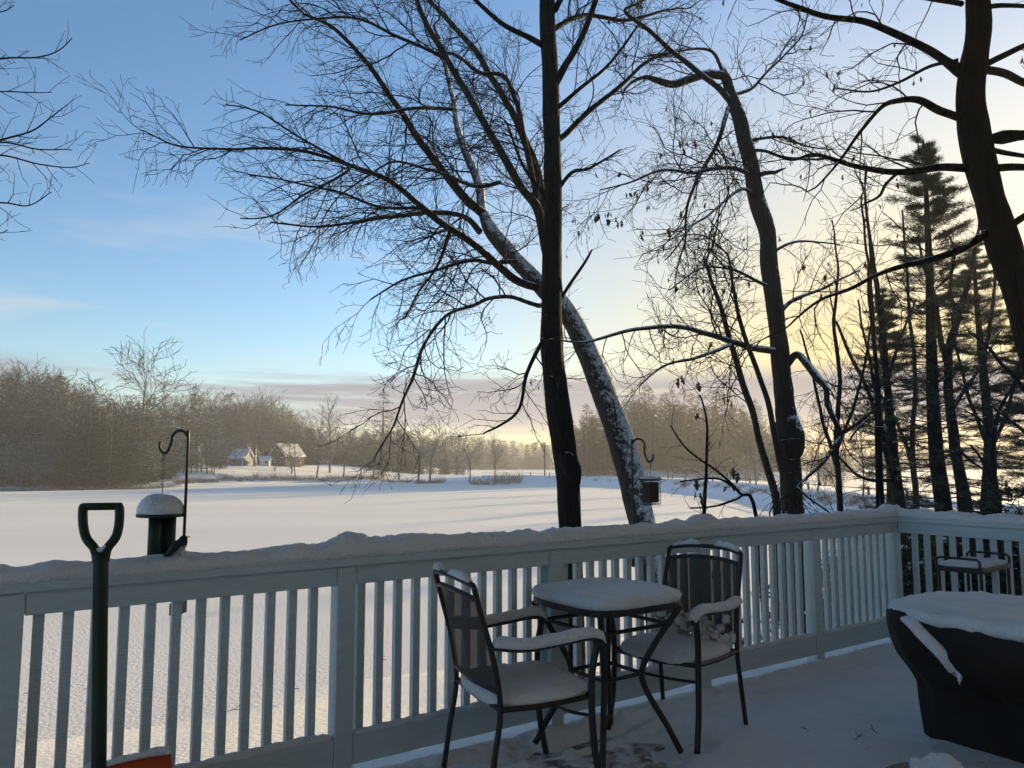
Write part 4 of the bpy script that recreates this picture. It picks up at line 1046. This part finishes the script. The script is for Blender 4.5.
for px, Y, top, k_, lab in ((228, 205, 424, 0, 'bare tree screening the left side of the far cottage'), (256, 208, 416, 1, 'bare tree standing in front of the gap between the two far houses'), (276, 206, 428, 2, 'small bare tree in front of the brown far house gable'), (318, 208, 420, 3, 'bare tree just right of the brown far house'), (293, 207, 424, 0, 'bare tree standing before the snowy roof of the brown far house'), (236, 209, 430, 3, 'low bare tree before the porch of the far cottage'), (345, 212, 424, 1, 'bare tree right of the lone tall far tree on the lawn')):
    x = (px - 512) / F * Y; z = far_z(x, Y) - .15; put(BARE[k_], px, Y, topH(px, top, Y, z), 20, rg, lab, None, z, 1.2)
pts = [(215, 194, 'leafless multi stemmed tree at the shore left of the far houses', 442, 0), (297, 196, 'small spreading bare tree on the shore in front of the brown far house', 436, 3), (331, 222, 'lone tall bare tree on the snowy lawn right of the far houses', 398, 2), (383, 222, 'pointed evergreen on the far lawn behind the drooping branch', 392, -1),
       (362, 206, 'low bare tree at the shore right of the lone tall far tree', 430, 1), (374, 215, 'mid sized bare tree just left of the pointed far evergreen', 418, 0), (400, 205, 'bare tree just right of the pointed far evergreen', 412, 2), (418, 186, 'pair stemmed bare tree on the point left of the bushes', 416, 2), (430, 188, 'thin bare tree on the point nearest the left of the bright ice', 414, 0), (470, 182, 'small bare tree alone against the bright far ice, left one', 430, 1), (496, 178, 'small bare tree alone against the bright far ice, above the bushes', 432, 2)]
for px, Y, lab, top, kind in pts:
    x = (px - 512) / F * Y; z = far_z(x, Y) - .15
    if kind < 0: put(PINE[1], px, Y, topH(px, top, Y, z), 24, rg, lab, None, z, 1.5)
    else: put(BARE[kind], px, Y, topH(px, top, Y, z), 20, rg, lab, None, z, 1.15 if Y > 180 else 1)
# evergreens beyond the causeway, one by one
for i in range(46):
    px = 572 + i * 4.4 + rg.uniform(-2, 2); Y = rg.uniform(214, 252); x = (px - 512) / F * Y; z = stand_z(x, Y) - .2
    top = np.interp(px, [570, 585, 612, 640, 680, 700, 735, 770], [424, 410, 394, 390, 392, 394, 396, 410]) + rg.uniform(-4, 14)
    put(PINE[i % 3], px, Y, topH(px, top, Y, z), 24, rg, 'tall hazy pine in the evergreen stand beyond the causeway', 'pines beyond the causeway', z, 1.2)

for k, (f, H) in enumerate(((11, 9), (15, 7), (19, 10.5), (22, 8), (26, 9.5), (29, 7.5), (32, 9), (35, 8))):
    p = CWAY[f]; x, Y = p.x - 3.6, p.y
    put(BARE[k % 4], 512 + F * x / Y, Y, H, 20, rg, 'small bare tree on the lake side bank of the causeway', 'small bare trees on the causeway bank', -2.2, .9)
# masses of woodland that nobody could count
def tile(meshes, spots, name, mats):
    me = bpy.data.meshes.new(name); V, Fc, L, MI = [], [], [], []; base = 0
    data = []
    for mb in meshes:
        v = np.array(mb.v); fl = [len(f) for f in mb.f]; ix = np.array([i for f in mb.f for i in f]); data.append((v, fl, ix, mb.mi))
    for (k, x, y_, z, s, sw, a) in spots:
        v, fl, ix, mi = data[k]; c_, s_ = math.cos(a), math.sin(a)
        w = np.empty_like(v); w[:, 0] = (v[:, 0] * c_ - v[:, 1] * s_) * sw + x; w[:, 1] = (v[:, 0] * s_ + v[:, 1] * c_) * sw + y_; w[:, 2] = v[:, 2] * s + z
        V.append(w); L.append(np.array(fl)); Fc.append(ix + base); base += len(v); MI.append(np.array(mi))
    V = np.concatenate(V); L = np.concatenate(L); Fc = np.concatenate(Fc); MI = np.concatenate(MI)
    me.vertices.add(len(V)); me.vertices.foreach_set('co', V.astype(np.float32).ravel())
    me.loops.add(len(Fc)); me.loops.foreach_set('vertex_index', Fc.astype(np.int32))
    me.polygons.add(len(L)); st = np.concatenate(([0], np.cumsum(L)[:-1])); me.polygons.foreach_set('loop_start', st.astype(np.int32)); me.polygons.foreach_set('material_index', MI.astype(np.int32))
    for m in mats: me.materials.append(m)
    me.update(calc_edges=True); o = bpy.data.objects.new(name, me); COL.objects.link(o); return struct(o, 'stuff')
def both(mt, mc):
    m = MB(); m.add(mt.v, mt.f); m.cur = 1; m.add(mc.v, mc.f); return m
low = [both(*proto_bare(300 + i, 20, 1.0, 3, .06, .85, .10)) for i in range(3)] 
lowp = [both(*proto_pine(320 + i, 24, 15, .19, 1.5, 5)) for i in range(2)]
for m in lowp: m.mi = [2 if k else 0 for k in m.mi]
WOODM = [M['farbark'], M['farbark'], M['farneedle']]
sp = []
for i in range(330):
    px = rg.uniform(-160, 300); Y = rg.uniform(150, 250)
    sh = seg_y(SHORE, (px - 512) / F * 150)
    Y = max(Y, sh + 14)
    if px > 205: Y = rg.uniform(250, 300)
    x = (px - 512) / F * Y; z = far_z(x, Y) - .2; con = rg.random() < .22
    H = topH(px, sk(px) + abs(rg.gauss(0, 14)) + 4, Y, z); k = rg.randrange(2) + 3 if con else rg.randrange(3)
    s = H / (24 if con else 20); sp.append((k, x, Y, z, s, s * rg.uniform(.9, 1.3), rg.uniform(0, 6.28)))
for i in range(260):
    px = rg.uniform(-160, 225); sh = seg_y(SHORE, (px - 512) / F * 150); Y = sh + rg.uniform(4, 22); x = (px - 512) / F * Y; z = far_z(x, Y) - .2
    k = rg.randrange(3) if rg.random() < .75 else 3 + rg.randrange(2); s = rg.uniform(4, 10) / (24 if k > 2 else 20); sp.append((k, x, Y, z, s, s * rg.uniform(1.3, 2.0), rg.uniform(0, 6.28)))
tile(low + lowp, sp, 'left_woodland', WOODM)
sp = []
for i in range(130):   # low wood behind the houses and the point
    px = rg.uniform(285, 470); Y = rg.uniform(262, 330); x = (px - 512) / F * Y; z = LAKE + 1.0; con = rg.random() < .4
    top = np.interp(px, [285, 300, 340, 400, 440, 470], [408, 424, 432, 428, 440, 450]) + abs(rg.gauss(0, 8)); H = topH(px, top, Y, z)
    if H < 3: continue
    k = rg.randrange(2) + 3 if con else rg.randrange(3); s = H / (24 if con else 20); sp.append((k, x, Y, z - .5, s, s * 1.3, rg.uniform(0, 6.28)))
def back_z(x, y_):
    return LAKE - .5 + 2.0 * (1 - sstep(.6, 1, math.hypot((x + 55) / 60, (y_ - 296) / 48)))
tile(low + lowp, sp, 'rear_woodland', WOODM)
sp = []
for i in range(640):   # far rim of the lake
    px = rg.uniform(330, 1180); Y = rg.uniform(520, 640); x = (px - 512) / F * Y; con = rg.random() < .6
    top = np.interp(px, [330, 400, 445, 520, 560, 640, 760, 900, 1180], [438, 436, 434, 440, 442, 446, 448, 447, 442]) + abs(rg.gauss(0, 6)); H = topH(px, top, Y, LAKE)
    if H < 5: H = 5
    k = rg.randrange(2) + 3 if con else rg.randrange(3); s = H / (24 if con else 20); sp.append((k, x, Y, LAKE - .3, s, s * 1.5, rg.uniform(0, 6.28)))
tile(low + lowp, sp, 'far_woodland', WOODM)
sp = []
for i in range(110):
    px = rg.uniform(575, 775); Y = rg.uniform(228, 262); x = (px - 512) / F * Y; z = stand_z(x, Y) - .2
    top = np.interp(px, [570, 600, 640, 700, 740, 775], [428, 408, 402, 404, 410, 424]) + abs(rg.gauss(0, 10)); s = topH(px, top, Y, z) / 24
    sp.append((3 + rg.randrange(2), x, Y, z, s, s * 1.1, rg.uniform(0, 6.28)))
for i in range(26):
    px = rg.uniform(690, 850); Y = rg.uniform(205, 232); x = (px - 512) / F * Y; H = rg.uniform(5, 9); s = H / 20; sp.append((rg.randrange(3), x, Y, stand_z(x, Y) - .2, s, s * 1.8, rg.uniform(0, 6.28)))
tile(low + lowp, sp, 'causeway_woodland', WOODM)

# shrubs ---------------------------------------------------------------
def proto_shrub(seed, n=46, h=1.0):
    rg = random.Random(seed); m, en = MB(), []
    c = Cfg(seg=.09, jit=.16, up=.03, gap=(.12, .1, .08, 9), maxlvl=2, rmin=.006, lmin=.08, ratio=(.3, .5))
    for i in range(n):
        a = rg.uniform(0, 6.28); r = rg.random() ** .5 * .55; d = Vector((math.cos(a) * r, math.sin(a) * r, 1)).normalized()
        grow(m, Vector((math.cos(a) * r * .6, math.sin(a) * r * .6, -.05)), d, h * rg.uniform(.6, 1.1), .008, 0, rg, c, en)
    return m
SHR = []
for i in range(3):
    o = proto_shrub(400 + i).build('shrub', M['brush']); o['category'] = 'shrub'; SHR.append(o)
def shrub(px, Y, h, w, lab, grp, zf):
    x = (px - 512) / F * Y; o = SHR[rg.randrange(3)]; c = o.copy(); COL.objects.link(c); c.location = (x, Y, zf(x, Y) - .05); c.scale = (w, w, h); c.rotation_euler = (0, 0, rg.uniform(0, 6)); c['label'] = lab; c['category'] = 'shrub'; c['group'] = grp
for i in range(9): shrub(474 + i * 5.5, 172.5 + rg.uniform(-.8, 2), rg.uniform(2.0, 2.9), 2.0, 'brown bare shrub in the clump at the tip of the far point', 'shrubs at the tip of the point', far_z)
for i in range(7): shrub(418 + i * 4, 184 + rg.uniform(-1, 2), rg.uniform(1.4, 2.2), 1.8, 'low brown shrub on the far point beside the two stemmed tree', 'shrubs on the far point', far_z)
def lake_edge(px, Y):
    return shrub(px, Y, rg.uniform(1.0, 2.0), 2.0, 'low dry shrub along the left far shoreline', 'shrubs on the left far shoreline', far_z)
for i in range(70):
    px = -5 + i * 6; x0 = (px - 512) / F * 160; lake_edge(px, seg_y(SHORE, x0) + rg.uniform(0, 3))
def cw_z(x, y_): return LAKE + .6
for i in range(90):
    f = i / 89; p = CWAY[int(8 + f * 34)]; q = p + Vector((-5.0 + rg.uniform(-.8, 1.8), -1 + rg.uniform(-1, 1), 0)); px = 512 + F * q.x / q.y
    shrub(px, q.y, rg.uniform(.8, 1.7), 1.5, 'dry twiggy shrub on the lake side bank of the causeway', 'shrubs on the causeway bank', cw_z)
for i in range(15): shrub(905 + i * 10 + rg.uniform(-4, 4), rg.uniform(24, 34), rg.uniform(1.2, 2.0), 1.5, 'tangled bare shrub in the thicket beyond the right railing', 'shrubs beyond the right railing', ground_z)
def evergreen_bush(seed):
    rb = random.Random(seed); o = bpy.data.objects.new('evergreen_bush', None); COL.objects.link(o); tag(o, 'dark evergreen bush with snow bits close behind the short right railing', 'bush', 'evergreen bushes behind the right railing')
    mf, ms, mt2, en = MB(), MB(), MB(), []
    c = Cfg(seg=.12, jit=.2, up=.04, gap=(.2, .16, .12, 9), maxlvl=2, rmin=.005, lmin=.12, ratio=(.35, .6))
    for k in range(16):
        a = rb.uniform(0, 6.28); r = rb.random() * .7; grow(mt2, Vector((math.cos(a) * .15, math.sin(a) * .15, -.1)), Vector((math.cos(a) * r, math.sin(a) * r, 1)).normalized(), rb.uniform(1.5, 3.0), .014, 0, rb, c, en)
    for (p, d) in en:
        for k in range(5):
            needle_clump(mf, p + Vector((rb.gauss(0, .08), rb.gauss(0, .08), rb.gauss(0, .08))), d, .16, rb, 4)
        if rb.random() < .25: ms.pad(rb.uniform(.02, .05), rb.uniform(.02, .05), .03, p + Vector((0, 0, .04)), e=2.2, nz=.6, n=8, seed=p.x)
    mt2.build('stem', M['twig'], o); mf.build('foliage', M['needle'], o); ms.build('snow', M['snow'], o, smooth=True); return o
EVG = [evergreen_bush(71), evergreen_bush(72)]
for i in range(16):
    px = 915 + i * 10; Y = (9.6 if i % 2 else 10.8) - .09 * i + rg.uniform(-.3, .3); x = (px - 512) / F * Y
    copy_tree(EVG[i % 2], (x, Y, ground_z(x, Y)), rg.uniform(0, 6), rg.uniform(.85, 1.05))
for o in EVG:
    for c_ in kids(o): bpy.data.objects.remove(c_)
    bpy.data.objects.remove(o)
for i in range(18): shrub(905 + i * 9 + rg.uniform(-4, 4), rg.uniform(9, 13), rg.uniform(1.0, 1.7), 1.1, 'dark snowy bush close behind the short right railing', 'bushes close behind the right railing', ground_z)
shrub(831, 172, 6.5, 5.5, 'rounded hazy bush between the broken tree and the slim trees beyond the causeway', 'lone bush', lambda x, y_: LAKE + .2)
for o in SHR: bpy.data.objects.remove(o)
for o, ch in BARE + PINE:
    for c in ch: bpy.data.objects.remove(c)
    bpy.data.objects.remove(o)

# ------------------------------------------------------------------ far houses, pole
def gable(name, label, px, Y, L, W, H, rh, rz, wall, door_m=None, wins=(), over=.4, chim=False):
    x = (px - 512) / F * Y; z = far_z(x, Y) - .1
    t = thing(name, label, 'house', (x, Y, z), rz)
    m = MB(); m.add([(-L/2, -W/2, 0), (L/2, -W/2, 0), (L/2, W/2, 0), (-L/2, W/2, 0), (-L/2, -W/2, H), (L/2, -W/2, H), (L/2, W/2, H), (-L/2, W/2, H), (-L/2, 0, H + rh), (L/2, 0, H + rh)],
        [(0, 1, 5, 4), (2, 3, 7, 6), (0, 4, 8, 7, 3), (1, 2, 6, 9, 5), (4, 5, 9, 8), (6, 7, 8, 9)]); m.build('wall', wall, t)
    m = MB(); k = rh / (W / 2)
    for s in (-1, 1):
        y1, z1 = s * (W / 2 + over), H - over * k + .06
        a = [(-L/2 - over, y1, z1), (L/2 + over, y1, z1), (L/2 + over, 0, H + rh + .06), (-L/2 - over, 0, H + rh + .06)]
        b_ = [(p[0], p[1], p[2] + .28) for p in a]
        m.add(a + b_, [(0, 1, 2, 3), (4, 5, 6, 7), (0, 1, 5, 4), (1, 2, 6, 5), (2, 3, 7, 6), (3, 0, 4, 7)])
    rf = m.build('roof', M['snow'], t)
    if chim: m = MB(); m.box(-.4, .4, .5, 1.2, H + rh * .4, H + rh + 1.0); m.build('chimney', M['siding_d'], rf)
    for (wx, wz, ww, wh, face) in wins:
        m = MB()
        if face == 'f': m.box(wx - ww/2, wx + ww/2, -W/2 - .06, -W/2 + .05, wz, wz + wh)
        else: m.box(-L/2 - .06, -L/2 + .05, wx - ww/2, wx + ww/2, wz, wz + wh)
        w_ = m.build('window', M['siding_w'], t); m = MB()
        if face == 'f': m.box(wx - ww/2 + .12, wx + ww/2 - .12, -W/2 - .09, -W/2 - .02, wz + .12, wz + wh - .12)
        else: m.box(-L/2 - .09, -L/2 - .02, wx - ww/2 + .12, wx + ww/2 - .12, wz + .12, wz + wh - .12)
        m.build('pane', M['glass'], w_)
    return t
c = gable('cottage', 'pale grey far cottage with an open porch and snowy roof, leftmost of the houses', 243, 218, 4.6, 4, 2.3, 2.1, R(-12), M['siding_g'], wins=((-1.2, .8, 1.2, 1.2, 'f'),))
for xx in (-2.2, 0, 2.2):
    m = MB(); m.box(xx - .12, xx + .12, -3.4, -3.16, 0, 2.05); m.build('porch_post', M['siding_w'], c)
m = MB(); m.add([(-2.5, -3.6, 2.08), (2.5, -3.6, 2.08), (2.5, -2.2, 2.5), (-2.5, -2.2, 2.5), (-2.5, -3.6, 2.3), (2.5, -3.6, 2.3), (2.5, -2.2, 2.72), (-2.5, -2.2, 2.72)], [(0, 1, 2, 3), (4, 5, 6, 7), (0, 1, 5, 4), (1, 2, 6, 5), (2, 3, 7, 6), (3, 0, 4, 7)]); m.build('porch_roof', M['snow'], c)
gable('shed', 'small white far shed between the cottage and the brown house', 267, 214, 2.6, 2.4, 1.7, .8, R(5), M['siding_w'], wins=((.4, .6, .8, .9, 'f'),), over=.2)
gable('house', 'dark brown gabled far house with a steep snowy roof', 288, 222, 7.5, 6.2, 2.9, 3.2, R(62), M['siding_d'], wins=((-1.8, 1.0, 1.3, 1.5, 's'), (1.6, 1.0, 1.3, 1.5, 's'), (0, 3.3, 1.0, 1.2, 's'), (-1.8, .9, 1.1, 1.3, 'f'), (1.8, .9, 1.1, 1.3, 'f')), chim=True)
x = (544.5 - 512) / F * 178
t = thing('utility_pole', 'thin utility pole standing on the far point by the bright ice', 'utility pole', (x, 178, far_z(x, 178) - .3))
m = MB(); m.tube([(0, 0, 0), (0, 0, 9.2)], [.17, .12], 8); m.build('pole', M['wood'], t)
m = MB(); m.box(-1.0, 1.0, -.07, .07, 8.5, 8.64); m.build('crossarm', M['wood'], t)

# ------------------------------------------------------------------ the house this deck belongs to plus a roof and a second house added out of view to shade the deck
h = thing('lake_house', 'house behind the viewer with a tall roof added to shade the deck', 'house', (0, 0, 0))
m = MB()
mt_ = Matrix.Translation(deck_c) @ Matrix.Rotation(RAIL_ROT, 4, 'Z')
m.box(-9, 9, -5.6, -5.3, -2.2, 5.2, mt_); m.build('wall', M['siding_g'], h)
RZ = 6.2; RY = (RZ - EYE) / .665
m = MB(); m.add([(-7, -6, RZ + 1.2), (9, -6, RZ + 1.2), (9, RY, RZ), (-7, RY, RZ), (-7, -6, RZ + 1.4), (9, -6, RZ + 1.4), (9, RY, RZ + .2), (-7, RY, RZ + .2)], [(0, 1, 2, 3), (4, 7, 6, 5), (0, 4, 5, 1), (1, 5, 6, 2), (2, 6, 7, 3), (3, 7, 4, 0)])
m.build('porch_roof', M['siding_d'], h)  # roof added out of view, sized to keep skylight off the deck
sd = Vector((math.sin(SUN_AZ), math.cos(SUN_AZ), 0)); sc_ = Vector((sd.y, -sd.x, 0))
nc = sd * 60 + sc_ * 2.6
nh = thing('sun_blocker_house', 'unseen tall brown house added outside the right edge to block sun', 'house', (nc.x, nc.y, -2.2), math.atan2(sc_.y, sc_.x))  # unseen house added in the sun's path so the deck lies in shade
m = MB(); m.box(-7, 8, -4, 4, 0, 9.4); m.build('wall', M['siding_d'], nh)
m = MB(); m.add([(-7.4, -4.5, 9.3), (8.4, -4.5, 9.3), (8.4, 4.5, 9.3), (-7.4, 4.5, 9.3), (-7.4, 0, 13), (8.4, 0, 13)], [(0, 1, 5, 4), (2, 3, 4, 5), (0, 4, 3), (1, 2, 5), (0, 3, 2, 1)]); m.build('roof', M['snow'], nh)

# ------------------------------------------------------------------ air
HAZE = 0.00048
b = MB(); b.box(-700, 700, -200, 900, LAKE - 1.0, 40)
m_, nt, bs = new_mat('haze'); nt.nodes.remove(bs)
pv = nd(nt, 'ShaderNodeVolumePrincipled'); pv.inputs['Density'].default_value = HAZE; pv.inputs['Color'].default_value = (.92, .93, .95, 1); pv.inputs['Anisotropy'].default_value = .3
nt.links.new(pv.outputs[0], nt.nodes['Material Output'].inputs['Volume'])
if HAZE > 0: struct(b.build('haze', m_), 'stuff')

# ------------------------------------------------------------------ sky, sun, camera
w = bpy.data.worlds.new('World'); sc.world = w; w.use_nodes = True; nt = w.node_tree; bg = nt.nodes['Background']
sky = nd(nt, 'ShaderNodeTexSky'); sky.sky_type = 'NISHITA'; sky.sun_disc = False; sky.sun_elevation = SUN_EL; sky.sun_rotation = SUN_AZ
sky.altitude = 100; sky.air_density = 1.0; sky.dust_density = .5; sky.ozone_density = 3.0
def ramp(src, stops):
    r = nd(nt, 'ShaderNodeValToRGB'); e = r.color_ramp.elements
    e[0].position, e[0].color = stops[0][0], (*[stops[0][1]] * 3, 1); e[1].position, e[1].color = stops[-1][0], (*[stops[-1][1]] * 3, 1)
    for p_, v_ in stops[1:-1]: q_ = e.new(p_); q_.color = (v_, v_, v_, 1)
    nt.links.new(src, r.inputs[0]); return r.outputs[0]
def mul(a, b_):
    x_ = nd(nt, 'ShaderNodeMath', operation='MULTIPLY'); nt.links.new(a, x_.inputs[0])
    if hasattr(b_, 'is_output'): nt.links.new(b_, x_.inputs[1])
    else: x_.inputs[1].default_value = b_
    return x_.outputs[0]
tc = nd(nt, 'ShaderNodeTexCoord'); sp_ = nd(nt, 'ShaderNodeSeparateXYZ'); nt.links.new(tc.outputs['Generated'], sp_.inputs[0])
mp = nd(nt, 'ShaderNodeMapping'); mp.inputs['Scale'].default_value = (1.3, 1.3, 22); mp.inputs['Location'].default_value = (.6, .2, .3); nt.links.new(tc.outputs['Generated'], mp.inputs['Vector'])
nz = nd(nt, 'ShaderNodeTexNoise'); nz.inputs['Scale'].default_value = 1.7; nz.inputs['Detail'].default_value = 6; nz.inputs['Roughness'].default_value = .55; nt.links.new(mp.outputs[0], nz.inputs['Vector'])
band = ramp(sp_.outputs['Z'], [(0, .3), (.035, .6), (.055, 1), (.10, 1), (.125, 0)])
mp2 = nd(nt, 'ShaderNodeMapping'); mp2.inputs['Scale'].default_value = (2.2, 2.2, 13); mp2.inputs['Rotation'].default_value = (0, R(9), 0); nt.links.new(tc.outputs['Generated'], mp2.inputs['Vector'])
nz2 = nd(nt, 'ShaderNodeTexNoise'); nz2.inputs['Scale'].default_value = 1.6; nz2.inputs['Detail'].default_value = 7; nz2.inputs['Roughness'].default_value = .6; nt.links.new(mp2.outputs[0], nz2.inputs['Vector'])
wisp = mul(mul(ramp(nz2.outputs['Fac'], [(.52, 0), (.72, 1)]), ramp(sp_.outputs['Z'], [(.08, 0), (.14, 1), (.26, .7), (.42, 0)])), .45)
cl = mul(mul(ramp(nz.outputs['Fac'], [(.36, 0), (.50, 1)]), band), .95)
mx = nd(nt, 'ShaderNodeMix', data_type='RGBA'); mx.inputs[7].default_value = (1.15, 1.15, 1.5, 1)
nt.links.new(cl, mx.inputs[0]); hs = nd(nt, 'ShaderNodeHueSaturation'); hs.inputs['Saturation'].default_value = 1.06; nt.links.new(sky.outputs[0], hs.inputs['Color']); 
# thin bright mist veiling the sky round the low sun
vd = nd(nt, 'ShaderNodeVectorMath', operation='DOT_PRODUCT'); vd.inputs[1].default_value = (math.sin(SUN_AZ), math.cos(SUN_AZ), .08); nt.links.new(tc.outputs['Generated'], vd.inputs[0])
veil = mul(ramp(vd.outputs['Value'], [(.66, 0), (.82, .5), (.95, .9)]), ramp(sp_.outputs['Z'], [(0, 1), (.16, .95), (.34, .55), (.55, .1)]))
vm = nd(nt, 'ShaderNodeMix', data_type='RGBA'); vm.inputs[7].default_value = (3.5, 2.5, .68, 1)
nt.links.new(veil, vm.inputs[0]); nt.links.new(hs.outputs[0], vm.inputs[6]); wm = nd(nt, 'ShaderNodeMix', data_type='RGBA'); wm.inputs[7].default_value = (2.9, 2.9, 2.8, 1); nt.links.new(wisp, wm.inputs[0]); nt.links.new(vm.outputs[2], wm.inputs[6]); nt.links.new(wm.outputs[2], mx.inputs[6]); nt.links.new(mx.outputs[2], bg.inputs['Color'])
bg.inputs['Strength'].default_value = .115

sl = bpy.data.lights.new('sun', 'SUN'); sl.energy = 5.0; sl.angle = R(.5); sl.color = (1, .74, .36)
so = bpy.data.objects.new('sun', sl); COL.objects.link(so)
S = Vector((math.sin(SUN_AZ) * math.cos(SUN_EL), math.cos(SUN_AZ) * math.cos(SUN_EL), math.sin(SUN_EL)))
so.rotation_mode = 'QUATERNION'; so.rotation_quaternion = S.to_track_quat('Z', 'Y'); so.location = (20, 0, 30)

cd = bpy.data.cameras.new('camera'); cam = bpy.data.objects.new('camera', cd); COL.objects.link(cam)
cd.sensor_width = 36; cd.lens = F / 1024 * 36; cd.clip_start = .05; cd.clip_end = 5000
cam.location = (0, 0, EYE); cam.rotation_euler = (R(90) + PITCH, 0, 0); sc.camera = cam

sc.view_settings.view_transform = 'Standard'; sc.view_settings.look = 'None'; sc.view_settings.gamma = 1; sc.view_settings.exposure = 1.17
cy = sc.cycles
cy.use_denoising = True; cy.max_bounces = 6; cy.transparent_max_bounces = 12; cy.volume_bounces = 1; cy.use_adaptive_sampling = True; cy.adaptive_threshold = .02
